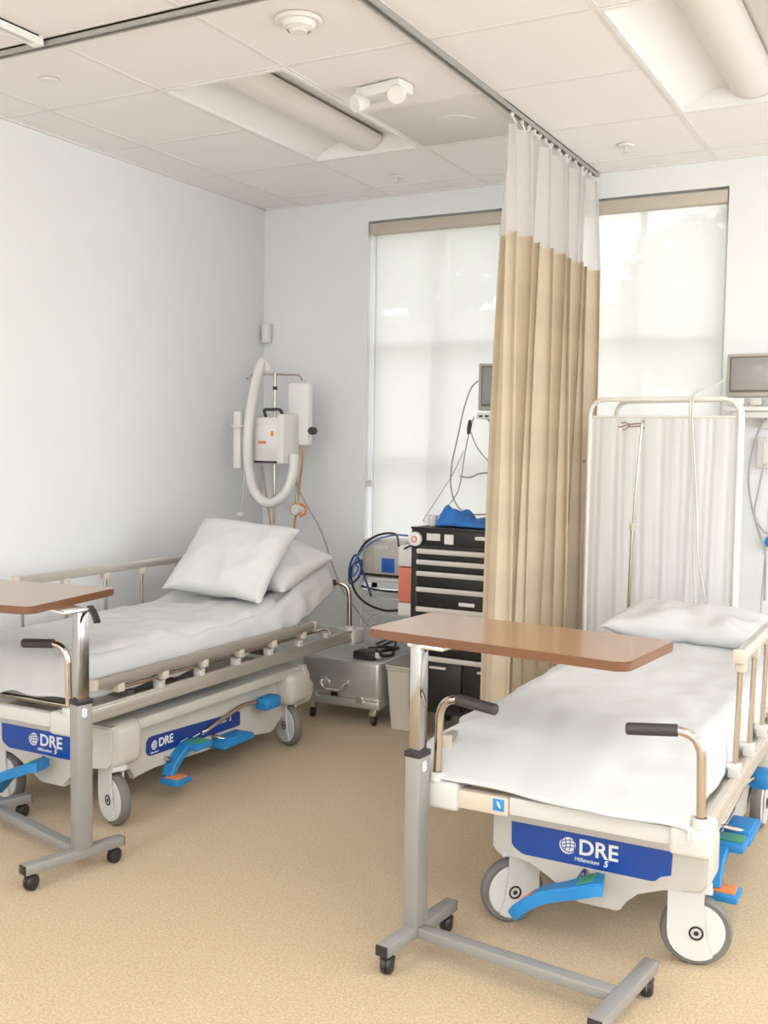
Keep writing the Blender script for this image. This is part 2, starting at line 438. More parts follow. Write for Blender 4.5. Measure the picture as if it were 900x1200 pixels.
for i in range(len(ex) - 1):
    for j in range(len(ey) - 1):
        a, c, d, e = ex[i], ex[i + 1], ey[j], ey[j + 1]
        cx, cy = (a + c) / 2, (d + e) / 2
        if taken(cx, cy): continue
        key = (round(c - a, 2), round(e - d, 2))
        if key not in shared:
            o = MB().box((0, 0, 0), (c - a - 0.006, e - d - 0.006, 0.012), 0.002, seg=1).build('ceiling_tile', CEIL, ceiling)
            shared[key] = o.data
        else:
            o = bpy.data.objects.new('ceiling_tile', shared[key]); COL.objects.link(o); o.parent = ceiling
        o.location = (cx, cy, 0.0085)
# return-air panel among the tiles
rp = tag(root('return_air_panel', (-2.005, 4.345, ZC)), 'slightly darker square air panel in the ceiling beside the curtain track', 'ceiling vent')
MB().box((0, 0, 0.008), (0.585, 0.585, 0.012), 0.002).build('panel', VENT, rp)
b = MB().lathe([(0.10, 0), (0.10, -0.004), (0.09, -0.006), (0, -0.006)], (0, 0, 0.002), (0, 0, 1)).build('round_plate', VENT, rp)

def troffer(x, y, lit=False):
    r = root('ceiling_light', (x + 0.305, y + 0.61, ZC))
    f = MB()
    for sx in (-1, 1): f.box((sx * 0.293, 0, 0.008), (0.018, 1.205, 0.016))
    for sy in (-1, 1): f.box((0, sy * 0.594, 0.008), (0.57, 0.018, 0.016))
    fo = f.build('frame', LIGHTW, r); fo.location.z = -0.003
    # curved reflector wings rising to the centre
    def wing(s):
        def fn(u, v):
            t = u; return Vector((s * (0.285 - 0.20 * t), -0.585 + 1.17 * v, 0.012 + 0.075 * math.sin(t * PI / 2)))
        return fn
    for s_ in (-1, 1): MB().grid(8, 1, wing(s_)).build('reflector', LIGHTW, r, recalc=False)
    for sy in (-1, 1):
        e = MB()
        pl = [(0.285 - 0.20 * t / 8, 0.012 + 0.075 * math.sin(t / 8 * PI / 2)) for t in range(9)]
        poly = [(-a, c) for a, c in pl] + [(a, c) for a, c in reversed(pl)]
        e.prism(poly, XZ, sy * 0.583, sy * 0.589)
        e.build('end_plate', LIGHTW, r)
    # half-round perforated basket
    k = MB()
    def bask(u, v):
        a = PI * u; return Vector((0.095 * math.cos(a), -0.575 + 1.15 * v, 0.075 - 0.062 * math.sin(a)))
    k.grid(14, 1, bask)
    for sy in (-1, 1):
        poly = [(0.095 * math.cos(PI * t / 14), 0.075 - 0.062 * math.sin(PI * t / 14)) for t in range(15)]
        k.prism(poly, XZ, sy * 0.572, sy * 0.577)
    k.build('lens', FILLLENS if lit else LENS, r)
    MB().box((0, 0, 0.10), (0.58, 1.19, 0.012)).build('housing', LIGHTW, r)
    return r
tag(troffer(*fixtures[0]), 'unlit recessed ceiling light with rounded lens, left of curtain track', 'ceiling light')
tag(troffer(*fixtures[1]), 'unlit recessed ceiling light at the top right, over the right bed', 'ceiling light')
for k, (x, y) in enumerate(fill_fix):
    tag(troffer(x, y, True), 'added unseen ceiling fill light ' + ['midway along the left wall', 'behind the camera in the middle row', 'midway along the right wall', 'in the rear left corner', 'before the rear wall centre', 'in the rear right corner', 'in the front right corner', 'right of the camera, one row ahead'][k], 'ceiling light', 'added fill lights outside the view')
    area_light('troffer_fill_light', (x + 0.305, y + 0.61, ZC - 0.03), (0, 0, 0), 0.45, 1.1, [16, 30, 30, 30, 30, 30, 10, 9][k], (.985, .99, 1))  # fill lamp below each added fixture

# ceiling curtain tracks
def track(name, a, c, m, wd=0.035, h=0.022):
    a = Vector(a); c = Vector(c); d = c - a; L = d.length; r = root(name, a, math.atan2(d.y, d.x))
    t = MB()
    t.box((L / 2, wd / 2 - 0.004, -h / 2), (L, 0.008, h)); t.box((L / 2, -wd / 2 + 0.004, -h / 2), (L, 0.008, h)); t.box((L / 2, 0, -0.003), (L, wd, 0.006))
    t.build('track_channel', m, r)
    MB().box((L - 0.01, 0, -h / 2), (0.022, wd + 0.004, h + 0.004), 0.003).build('end_cap', m, r)
    return r
ZT = ZC - 0.001
TRK = mat('track_aluminium', (0.46, 0.455, 0.44), 0.4, 0.5)
tag(track('curtain_track', (-1.705, 2.83, ZT), (-1.705, 5.45, ZT), TRK), 'grey metal curtain track on the ceiling carrying the tan curtain', 'curtain track')
tag(track('curtain_track', (-3.79, 2.835, ZT), (-1.73, 2.835, ZT), TRK), 'grey curtain track crossing the ceiling corner at top left, without curtain', 'curtain track')
tag(track('curtain_track', (-2.93, 1.2, ZT), (-2.93, 2.80, ZT), LIGHTW, 0.045, 0.03), 'short white ceiling track in the top left corner of the view', 'curtain track')

# ceiling devices
sd = tag(root('smoke_detector', (-2.009, 3.076, ZC)), 'round white smoke detector on the ceiling, near the top centre', 'smoke detector')
MB().lathe([(0, -0.012), (0.075, -0.012), (0.08, -0.006), (0.08, 0)], (0, 0, 0), (0, 0, 1)).build('base_plate', WHITEP, sd)
MB().lathe([(0, -0.045), (0.028, -0.043), (0.034, -0.034), (0.05, -0.028), (0.058, -0.012)], (0, 0, 0), (0, 0, 1)).build('sensor_head', WHITEP, sd)
MB().lathe([(0.04, -0.036), (0.044, -0.031), (0.038, -0.029)], (0, 0, 0), (0, 0, 1)).build('ring', VENT, sd)
el = tag(root('emergency_light', (-2.06, 3.78, ZC), R_(-8)), 'white twin-head emergency light under the ceiling', 'emergency light')
MB().box((0, 0, -0.024), (0.22, 0.10, 0.048), 0.012).build('housing', WHITEP, el)
for sx in (-1, 1):
    h = MB().lathe([(0, -0.025), (0.025, -0.023), (0.034, 0), (0.038, 0.023), (0.034, 0.034), (0, 0.036)], (sx * 0.09, -0.03, -0.06), (0.35 * sx, -1, -0.35)).build('lamp_head', WHITEP, el)
    d = Vector((0.35 * sx, -1, -0.35)).normalized()
    MB().lathe([(0.030, 0.0), (0.030, 0.003), (0, 0.004)], Vector((sx * 0.09, -0.03, -0.06)) + d * 0.034, d).build('lamp_lens', LENS, h)
for x, y, l in ((-2.686, 5.082, 'small white sprinkler head on the ceiling above the left window'), (-1.428, 5.014, 'small white sprinkler head on the ceiling right of the curtain')):
    s = tag(root('sprinkler', (x, y, ZC)), l, 'sprinkler')
    MB().lathe([(0, -0.008), (0.035, -0.008), (0.042, 0)], (0, 0, 0), (0, 0, 1)).build('escutcheon', WHITEP, s)
    MB().lathe([(0, -0.035), (0.018, -0.034), (0.018, -0.031), (0.006, -0.03), (0.006, -0.006)], (0, 0, 0), (0, 0, 1), 14).build('deflector', VENT, s)
cp = MB().lathe([(0, -0.007), (0.034, -0.007), (0.04, -0.002), (0.04, 0)], (-3.23, 3.14, ZC), (0, 0, 1)).build('sprinkler_cover', WHITEP)
tag(cp, 'flat round white cover plate in the ceiling tile at upper left', 'sprinkler')

# ================================================================== BLINDS
def blind(x0, x1, label, chain=True):
    r = tag(root('roller_blind', ((x0 + x1) / 2, YB + 0.035, ZH)), label, 'window blind')
    hw = (x1 - x0) / 2
    MB().box((0, 0, -0.045), (2 * hw - 0.015, 0.06, 0.062), 0.004).build('cassette', VAL, r)
    b = MB().grid(4, 30, lambda u, v: Vector((-hw + 0.03 + (2 * hw - 0.05) * u, 0.018 + 0.0015 * math.sin(6 * v), -0.06 - (ZH - ZS - 0.12) * v)))
    b.build('blind_cloth', BLIND, r, recalc=False)
    MB().box((0, 0.018, -(ZH - ZS) + 0.055), (2 * hw - 0.05, 0.014, 0.022), 0.004).build('bottom_bar', WHITEP, r)
    if chain:
        c = MB().tube([(-hw + 0.02, -0.01, -0.05), (-hw + 0.02, -0.01, -1.52)], 0.0022, 6); c.tube([(-hw + 0.012, 0.008, -0.05), (-hw + 0.012, 0.008, -1.52)], 0.0022, 6)
        c.build('chain', WHITEP, r)
        MB().box((-hw + 0.016, -0.02, -1.535), (0.028, 0.03, 0.04), 0.004).build('chain_holder', VENT, r)
    return r
blind(W1[0], W1[1], 'white roller blind drawn down over the left window')
blind(W2[0], W2[1], 'white roller blind drawn down behind the folding screen', False)

# ================================================================== CURTAIN
cr = tag(root('privacy_curtain', (-1.705, 4.72, 0)), 'tan hospital curtain with white netting top hanging between the two beds', 'curtain')
Y0c, Y1c = -0.49, 0.69
def curtain_fn(z0, z1, amp, topamp):
    def fn(u, v):
        z = z0 + (z1 - z0) * v
        ph = u * 2 * PI * 8.5 + 0.7 * math.sin(u * 9.0)
        a = amp * (0.75 + 0.35 * math.sin(u * 13 + 1)) * (1 - v) + topamp * v
        y = Y0c + (Y1c - Y0c) * u + 0.022 * math.sin(ph * 2 + 0.6)
        sw = (0.13 * (2.6 - z) / 2.6)
        x = a * math.sin(ph) + 0.012 * math.sin(u * 31 + z * 1.5)
        return Vector((x, y - sw * (1 - u) * 0.9, z))
    return fn
lo = curtain_fn(0.30, 2.40, 0.070, 0.058)
MB().grid(260, 14, lo).build('curtain_cloth', CURT, cr, recalc=False, ang=80)
hi = curtain_fn(2.40, 2.855, 0.058, 0.035)
MB().grid(260, 5, hi).build('netting', MESHC, cr, recalc=False, ang=80)
for k in range(14):
    u = (k + 0.5) / 14; p = hi(u, 1.0)
    h = MB().tube([(p.x, p.y, 2.85), (p.x * 0.5, p.y, 2.872), (0, p.y, 2.885), (0, p.y, 2.905)], 0.004, 6)
    h.box((0, p.y, 2.893), (0.016, 0.012, 0.014), 0.002); h.build('hook', WHITEP, cr)

# ================================================================== BED
FPOLY = [(-.288, .395), (-.300, .36), (-.300, .245), (-.285, .226), (-.176, .226), (-.145, .212), (-.115, .187), (-.035, .130), (-.02, .124), (.095, .124), (.108, .130), (.130, .175), (.155, .198), (.19, .212), (.234, .220), (.340, .232), (.356, .25), (.356, .36), (.344, .395)]
FPANEL = [(-.236, .337), (-.235, .268), (-.225, .256), (-.203, .243), (-.190, .240), (.200, .240), (.210, .243), (.225, .258), (.254, .268), (.257, .337)]
SPOLY = [(.25, .395), (.22, .36), (.22, .245), (.33, .225), (.356, .172), (.40, .188), (.476, .187), (1.124, .157), (1.29, .133), (1.315, .137), (1.345, .165), (1.38, .195), (1.45, .207), (1.63, .212), (1.66, .24), (1.665, .30), (1.62, .335), (1.35, .372), (1.10, .392), (1.098, .405), (.95, .405), (.948, .392)]
SXP = 0.27; KS = 1.0362
def TS(y, z): return ((y + 2.75) * KS - 2.75, 1.5 - (1.5 - z) * KS)
def globe(parent, mtx, r):
    g = MB()
    g.lathe([(0, 0.0012), (r * 0.72, 0.0012), (r * 0.74, 0)], (0, 0, 0), (0, 0, 1), 24)
    for k in range(9):      # crescent under the ball
        a0 = R_(150 + k * 18); a1 = R_(150 + k * 18 + 19); w0 = 0.16 * math.sin(PI * k / 9) + 0.03; w1 = 0.16 * math.sin(PI * (k + 1) / 9) + 0.03
        v = [g.bm.verts.new((r * q * math.cos(a), r * q * math.sin(a), 0.0012)) for q, a in ((0.84, a0), (0.84 + w0, a0), (0.84 + w1, a1), (0.84, a1))]
        g.bm.faces.new(v)
    bmesh.ops.transform(g.bm, matrix=mtx, verts=g.bm.verts)
    g.build('globe_emblem', WHITET, parent)
    l = MB()
    for q in (-0.45, 0.0, 0.45):
        l.tube([(r * (q + 0.18 * math.cos(t)), r * 0.68 * math.sin(t), 0.0016) for t in [(-1.0 + 0.25 * i) for i in range(9)]], r * 0.045, 4)
        l.tube([(r * 0.68 * math.cos(t), r * (q * 0.8 + 0.14 * math.sin(t * 1.5)), 0.0016) for t in [(0.35 + 0.3 * i) for i in range(9)]], r * 0.045, 4)
    bmesh.ops.transform(l.bm, matrix=mtx, verts=l.bm.verts)
    l.build('globe_lines', BLUE, parent)

def caster(parent, x, y, ang, r=0.102, fl=1):
    """big castor; ang is the world-plan direction of the axle (degrees)"""
    z = r; ax = Vector((math.cos(R_(ang)), math.sin(R_(ang)), 0)); o = Vector((x, y, z))
    c = MB()
    c.lathe([(r * 0.80, -0.017), (r * 0.93, -0.020), (r * 0.985, -0.012), (r, 0), (r * 0.985, 0.012), (r * 0.93, 0.020), (r * 0.80, 0.017)], o, ax, 40)
    t = c.build('caster', TIRE, parent)
    d = MB()
    for s in (-1, 1):
        d.lathe([(0, 0.019 * s), (r * 0.30, 0.019 * s), (r * 0.60, 0.021 * s), (r * 0.78, 0.020 * s), (r * 0.82, 0.015 * s)], o, ax, 40)
    d.build('wheel_disc', DISC, t)
    for s in (-1, 1):
        h = MB()
        h.lathe([(0.021, 0.0295 * s), (0.021, 0.0315 * s), (0.0155, 0.0315 * s), (0.0155, 0.0295 * s)], o, ax, 20)
        MB().lathe([(0, 0.0320 * s), (0.0075, 0.0315 * s), (0.006, 0.0290 * s)], o, ax, 12).build('hub_cap', BLACK, t)
        h.build('hub_ring', BLACK, t)
    # fork cheeks: teardrop plates, offset from the axle to the swivel
    side = Vector((-ax.y, ax.x, 0))
    f = MB()
    for s in (-1, 1):
        poly = []
        for k in range(15):
            a = R_(-170 + 14 * k); poly.append((fl * 0.072 * math.cos(a + PI * 0), z + 0.072 * math.sin(a)))
        poly = [(fl * 0.082, 0.235), (fl * 0.082, z + 0.01)] + [(fl * 0.082 * math.cos(R_(-14 * k)), z + 0.082 * math.sin(R_(-14 * k))) for k in range(1, 10)] + [(-fl * 0.03, z - 0.02), (-fl * 0.02, 0.17), (-fl * 0.02, 0.235)]
        d0, d1 = (0.022 * s, 0.029 * s)
        f.prism(poly, lambda u, v, d: Vector((x, y, 0)) + side * (-u) + ax * d + Vector((0, 0, v)), min(d0, d1), max(d0, d1))
    f.box((0, 0, 0), (0.085, 0.062, 0.02), 0.004, Matrix.Translation((x, y, 0.228)) @ Matrix.Rotation(R_(ang) + PI / 2, 4, 'Z'))
    f.lathe([(0.022, 0), (0.022, 0.03)], (x, y, 0.23), (0, 0, 1), 16)
    f.build('fork', DISC, t)
    return t

def pedal_chunk(mb, pts, wdt, th):
    """flat ribbed bar following pts, width along the local right vector"""
    pts = [Vector(p) for p in pts]; rows = []
    for i, p in enumerate(pts):
        t = (pts[min(i + 1, len(pts) - 1)] - pts[max(i - 1, 0)]).normalized()
        s = t.cross(Vector((0, 0, 1)))
        s = s.normalized() if s.length > 1e-3 else Vector((0, 1, 0))
        n = s.cross(t); w_ = wdt[i] / 2
        rows.append([mb.bm.verts.new(p + s * a + n * c) for a, c in ((-w_, -th / 2), (w_, -th / 2), (w_, th / 3), (w_ * 0.85, th / 2), (-w_ * 0.85, th / 2), (-w_, th / 3))])
    for a, c in zip(rows[:-1], rows[1:]):
        for k in range(6): mb.bm.faces.new((a[k], a[(k + 1) % 6], c[(k + 1) % 6], c[k]))
    mb.bm.faces.new(list(reversed(rows[0]))); mb.bm.faces.new(rows[-1])

def corner_handle(parent, x, y, inward, z0=0.50, lean=0.03, top=0.765):
    p = fillet([(x, y, z0), (x - 0.006 * inward * -1, y, top), (x + 0.190 * inward, y - lean, top - 0.012)], 0.075, 8)
    h = MB().tube(p, 0.0125, 14).build('push_handle', CHROME, parent)
    a = Vector(p[-1]); d = (a - Vector(p[-2])).normalized()
    MB().tube([a - d * 0.128, a - d * 0.126, a + d * 0.002, a + d * 0.006], [0.0135, 0.0165, 0.0165, 0.013], 14).build('grip', GRIP, h)

def make_bed(loc, label, near_raised, far_raised, angs):
    r = tag(root('hospital_bed', loc), label, 'bed')
    # ---- base shroud
    b = MB()
    b.prism(FPOLY, XZ, 0.245, 0.30, 0.008)
    b.prism(FPOLY, XZ, 1.60, 1.64, 0.008)
    b.prism([TS(*q) for q in SPOLY], YZ, SXP - 0.035, SXP, 0.006)
    b.prism([TS(*q) for q in SPOLY], YZ, 0.056 - SXP, 0.056 - SXP + 0.035, 0.006)
    for x in (-0.245, 0.30): b.box((x, 0.345, 0.312), (0.12, 0.17, 0.18), 0.042, seg=4)
    for x in (-0.245, 0.30): b.box((x, 1.575, 0.29), (0.125, 0.19, 0.165), 0.04, seg=4)
    b.box((0.028, 0.95, 0.365), (0.60, 1.36, 0.05), 0.015)
    b.box((0.028, 0.95, 0.27), (0.40, 1.2, 0.16), 0.02)
    b.build('base_cover', CREAM, r)
    fp = MB().prism(FPANEL, XZ, 0.2425, 0.246).build('front_panel', BLUE, r)
    text_mesh('lettering', 'DRE', 0.066, WHITET, fp, at(FRONT, -0.022, 0.2418, 0.277), offset=0.0013)
    text_mesh('lettering', 'Millennium', 0.0175, WHITET, fp, at(FRONT, -0.034, 0.2418, 0.2545), offset=0.0002, shear=0.2)
    text_mesh('lettering', '5', 0.026, WHITET, fp, at(FRONT, 0.056, 0.2418, 0.2535), offset=0.0008, shear=0.2)
    globe(fp, at(FRONT, -0.052, 0.2418, 0.300), 0.030)
    SP = [(.421, .30), (.419, .262), (.43, .246), (.445, .241), (1.030, .226), (1.044, .230), (1.044, .285), (1.038, .291), (.455, .319), (.435, .316)]
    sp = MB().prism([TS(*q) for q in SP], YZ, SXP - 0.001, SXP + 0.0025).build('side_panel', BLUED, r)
    XS = SXP + 0.0032
    text_mesh('lettering', 'DRE', 0.050, WHITET, sp, at(SIDE, XS, *TS(0.493, 0.267)), offset=0.001)
    globe(sp, at(SIDE, XS, *TS(0.468, 0.283)), 0.022)
    text_mesh('lettering', 'Millennium', 0.019, WHITET, sp, at(SIDE, XS, *TS(0.86, 0.266)), shear=0.2)
    text_mesh('lettering', '5', 0.027, WHITET, sp, at(SIDE, XS, *TS(0.962, 0.264)), offset=0.0006, shear=0.2)
    text_mesh('lettering', 'Millennium 5', 0.0095, WHITET, sp, at(SIDE, XS, *TS(0.445, 0.2485)))
    for yy in (0.62, 0.70, 0.775):
        ic = MB(); P_ = lambda y, z: (XS, *TS(y, z))
        ic.tube([P_(yy, 0.248), P_(yy + 0.02, 0.254), P_(yy + 0.055, 0.258)], 0.0022, 5)
        ic.build('pictogram', WHITET, sp)
    # lift columns & undercarriage
    for y in (0.55, 1.25):
        MB().box((0.02, y, 0.43), (0.16, 0.16, 0.12), 0.01).build('lift_column', BLOCK, r)
    # ---- castors
    for (x, y), (a, fl) in zip(((-0.250, 0.29), (0.318, 0.30), (-0.245, 1.53), (0.300, 1.55)), angs): caster(r, x, y, a, fl=fl)
    # ---- steering pedal at the foot
    p = MB(); pedal_chunk(p, [(-0.185, 0.16, 0.088), (-0.165, 0.155, 0.114), (-0.13, 0.15, 0.147), (-0.085, 0.148, 0.176), (-0.03, 0.15, 0.196), (0.015, 0.152, 0.214), (0.06, 0.155, 0.234), (0.082, 0.16, 0.234)], [.05, .075, .078, .068, .068, .090, .105, .085], 0.036)
    ft = p.build('steering_pedal', PEDAL, r)
    q = MB(); pedal_chunk(q, [(-0.166, 0.153, 0.136), (-0.130, 0.150, 0.169)], [.05, .05], 0.006); q.build('orange_patch', ORANGE, ft)
    q = MB(); pedal_chunk(q, [(0.010, 0.152, 0.232), (0.055, 0.155, 0.253)], [.055, .065], 0.006); q.build('green_patch', GREEN, ft)
    MB().tube([(0.0, 0.12, 0.20), (0.0, 0.26, 0.225)], 0.014, 12).build('pedal_axle', CHROME, ft)
    # ---- side pedals (both long sides)
    for s in (1, -1):
        X = (lambda v: v) if s > 0 else (lambda v: 0.056 - v)
        bw = MB()
        pedal_chunk(bw, [(X(0.30), 0.635, 0.094), (X(0.295), 0.66, 0.125), (X(0.295), 0.70, 0.160), (X(0.30), 0.745, 0.192), (X(0.305), 0.79, 0.203)], [.05, .055, .055, .06, .06], 0.028)
        bw.box((X(0.335), 0.645, 0.082), (0.095, 0.10, 0.026), 0.007)
        bw.box((X(0.325), 0.790, 0.196), (0.10, 0.115, 0.028), 0.007)
        bp = bw.build('brake_pedal', PEDAL, r)
        MB().box((X(0.338), 0.645, 0.097), (0.068, 0.07, 0.006), 0.002).build('orange_patch', ORANGE, bp)
        MB().box((X(0.328), 0.795, 0.212), (0.075, 0.07, 0.006), 0.002).build('green_patch', GREEN, bp)
        MB().tube([(X(0.22), 0.655, 0.165), (X(0.30), 0.655, 0.160)], 0.011, 10).build('pedal_axle', CHROME, bp)
        lp = MB(); lp.box((X(0.315), 1.055, 0.150), (0.10, 0.23, 0.03), 0.009)
        lp.box((X(0.315), 1.055, 0.167), (0.08, 0.17, 0.012), 0.004)
        lo_ = lp.build('height_pedal', PEDAL, r)
        MB().tube([(X(0.22), 0.97, 0.185), (X(0.29), 0.97, 0.18), (X(0.33), 1.0, 0.165)], 0.010, 10).build('pedal_rod', CHROME, lo_)
        ar = MB().tube(fillet([(X(0.22), 0.90, 0.21), (X(0.275), 0.905, 0.21), (X(0.30), 1.16, 0.285), (X(0.325), 1.27, 0.28)], 0.05, 6), 0.010, 10).build('release_lever', CHROME, r)
        MB().box((X(0.338), 1.315, 0.270), (0.075, 0.12, 0.06), 0.015).build('release_pad', PEDAL, ar)
    # ---- deck frame
    for s in (-1, 1):
        d = MB()
        d.box((s * 0.368, 1.06, 0.478), (0.046, 2.03, 0.052), 0.006); d.box((s * 0.378, 1.06, 0.506), (0.020, 2.03, 0.012), 0.004)
        d.box((s * 0.392, 1.06, 0.462), (0.006, 2.03, 0.012))
        d.build('side_frame', ALU, r)
    for x in (-0.355, 0.355):
        for y, hy in ((0.035, 0.0), (2.06, 2.0)):
            c = MB(); c.box((x, y, 0.474), (0.105, 0.12, 0.084), 0.014, seg=3)
            c.lathe([(0.026, 0), (0.024, 0.022), (0.016, 0.026)], (x * 1.07, hy, 0.512), (0, 0, 1), 16)
            c.build('corner_block', BLOCK, r)
    MB().box((0.085, 0.01, 0.476), (0.47, 0.035, 0.05), 0.004).build('end_beam', BLOCK, r)
    MB().box((0.0, 2.11, 0.476), (0.62, 0.035, 0.048), 0.004).build('end_beam', BLOCK, r)
    bx_ = MB().box((-0.228, 0.012, 0.472), (0.155, 0.055, 0.054), 0.005).build('control_box', BEIGE, r)
    st = MB().box((-0.178, -0.0165, 0.476), (0.034, 0.002, 0.034), 0.0005).build('blue_sticker', PEDAL, bx_)
    MB().tube([(-0.172, -0.0180, 0.468), (-0.180, -0.0180, 0.478), (-0.174, -0.0180, 0.476), (-0.183, -0.0180, 0.486)], 0.002, 4).build('sticker_sign', WHITET, st)
    MB().tube([(-0.33, 0.10, 0.505), (0.33, 0.10, 0.505)], 0.011, 12).build('cross_tube', CHROME, r)
    ls = MB()
    ls.box((0, 0.90, 0.525), (0.60, 1.14, 0.018), 0.003)
    for y in (0.38, 0.75, 1.35): ls.box((0, y, 0.50), (0.66, 0.04, 0.03))
    ls.build('litter_surface', LITTER, r)
    # ---- push handles
    for x, s in ((-0.380, 1), (0.380, -1)):
        corner_handle(r, x, 0.0, s); corner_handle(r, x, 2.0, s, lean=0.07)
    # ---- side rails
    for s, raised in ((1, near_raised), (-1, far_raised)):
        rl = root('side_rail', (0, 0, 0)); rl.parent = r
        if raised:
            y0, y1, zt, xx = 0.46, 1.96, 0.882, s * 0.385
        else:
            y0, y1, zt, xx = 0.10, 1.60, 0.598, s * 0.40
        sec = [(-.013, -.02), (.013, -.02), (.017, -.012), (.017, .010), (.010, .019), (-.010, .019), (-.017, .010), (-.017, -.012)]
        tb = MB().prism([(a + xx, c + zt) for a, c in sec], lambda u, v, dd: Vector((u, dd, v)), y0, y1)
        tb.build('top_rail', ALUD if not raised else ALU, rl)
        for yy in (y0, y1): MB().box((xx, yy, zt), (0.038, 0.02, 0.042), 0.005).build('rail_end_cap', BEIGE, rl)
        for k in range(6):
            yb = 0.49 + 0.255 * k
            yt = yb if raised else yb - 0.255
            xb = s * 0.378
            MB().box((xx, yt, zt - 0.032), (0.030, 0.036, 0.036), 0.004).build('top_bracket', BEIGE, rl)
            bk = MB().box((s * 0.378, yb, 0.525), (0.036, 0.036, 0.034), 0.005)
            bk.lathe([(0.014, -0.022), (0.014, 0.022)], (s * 0.378, yb, 0.54), (1, 0, 0), 12)
            bk.build('bottom_bracket', BLOCK, rl)
            if raised: MB().tube([(xb, yb, 0.53), (xx, yt, zt - 0.03)], 0.0085, 10).build('rail_post', CHROME, rl)
            else: MB().tube(fillet([(xb + 0.008 * s, yb, 0.535), (xx + 0.006 * s, yb - 0.05, 0.563), (xx + 0.006 * s, yt, zt - 0.032)], 0.03, 3), 0.0075, 10).build('rail_post', CHROME, rl)
    return r

bed1 = make_bed((-3.13, 2.75, 0), 'hospital bed against the left wall, its near side rail folded down', False, True, ((-100, 1), (-110, 1), (-80, 1), (-116, 1)))
bed2 = make_bed((-0.915, 2.76, 0), 'hospital bed at the right, its right side rail raised', True, False, ((-46, -1), (-77, 1), (-70, 1), (0, -1)))

# ---- bedding
def wr(x, y, z, sc, seed=0.0): return noise.noise(Vector((x * sc + seed, y * sc - seed, z * sc + 3.1 * seed)))
def mattress(loc, label, profile, thick=0.118, W=0.33):
    """profile: list of (y, z_bottom) along the bed"""
    r = root('mattress', loc); tag(r, label, 'mattress')
    m = MB(); 
    n = len(profile); rows = []
    for i, (y, z) in enumerate(profile):
        t = Vector(profile[min(i + 1, n - 1)]) - Vector(profile[max(i - 1, 0)]); t.normalize()
        nn = Vector((-t.y, t.x))
        sec = rounded_rect(-W, W, 0, thick, 0.03, 3)
        rows.append([m.bm.verts.new((u, y + nn.x * v, z + nn.y * v)) for u, v in sec])
    k = len(rows[0])
    for a, c in zip(rows[:-1], rows[1:]):
        for j in range(k): m.bm.faces.new((a[j], a[(j + 1) % k], c[(j + 1) % k], c[j]))
    m.bm.faces.new(list(reversed(rows[0]))); m.bm.faces.new(rows[-1])
    m.build('pad', PAD, r)
    return r
def top_at(profile, thick):
    def f(y):
        ps = profile
        if y <= ps[0][0]: return ps[0][1] + thick
        for (a, za), (c, zc) in zip(ps[:-1], ps[1:]):
            if y <= c: 
                t = (y - a) / (c - a); t = t * t * (3 - 2 * t) if False else t
                return za + (zc - za) * t + thick
        return ps[-1][1] + thick
    return f
def sheet(loc, label, top, y0, y1, W, hem_side, hem_foot, foot_slope, wrk, seed, m=SHEET, name='bed_sheet', th=0.004, hem_left=None, nu=110, nv=180, flare=0.02, flare_r=0.012, foldfn=None):
    """cloth laid over the mattress: u runs across, v along the bed"""
    hl = hem_side if hem_left is None else hem_left
    Lf = hem_foot
    o = MB()
    tot = hl + 2 * W + hem_side; lon = Lf + (y1 - y0)
    def soft(d, r=0.035):
        # arc-length past the edge -> (outward, down)
        if d <= -r: return d, 0.0
        q = d + r; L = r * PI / 2
        if q < L: a = q / r; return -r + r * math.sin(a), r * (1 - math.cos(a))
        return 0.0, r + (q - L)
    def fn(u, v):
        s = -hl - W + tot * u; t = -Lf + lon * v
        if t < 0: t *= 1 + 0.22 * wr(s, 0, 0, 2.6, seed + 11)
        # across
        if s > 0: ox, dx = soft(s - W); x = W + ox
        else: ox, dx = soft(-s - W); x = -(W + ox)
        if t < 0.1:
            oy, dy = soft(-t); y = y0 - oy
        else: dy = 0; y = y0 + t
        ztop = top(max(y, y0))
        n1 = wr(x, y, 0, 5, seed) + 0.5 * wr(x, y, 0, 13, seed + 4)
        drop = (dx ** 4 + dy ** 4) ** 0.25 if (dx > 0 or dy > 0) else 0
        z = ztop - drop
        if foot_slope and dy > 0: y -= foot_slope * min(dy, 0.21)
        sx = 1 if s > 0 else -1
        f = min(1, drop / 0.08)
        x += sx * ((flare if sx < 0 else flare_r) * f * (1 + wr(0, y, 0, 9, seed + 2)) if dx > 0 else 0)
        z += wrk * n1 * (1 - 0.5 * f)
        x += wrk * 1.1 * wr(y * 1.0, z, x, 9, seed + 7) * f
        y += wrk * 1.1 * wr(x, z, y, 9, seed + 9) * (1 if dy > 0 else 0)
        if foldfn: 
            dz = foldfn(x, y, f); z += dz
        # uneven hem
        return Vector((x, y, z + 0.006))
    o.grid(nu, nv, fn)
    ob = o.build(name, m, None, recalc=False, ang=180)
    ob.location = loc
    sm = ob.modifiers.new('thickness', 'SOLIDIFY'); sm.thickness = th; sm.offset = 1
    tag(ob, label, 'bed sheet')
    return ob

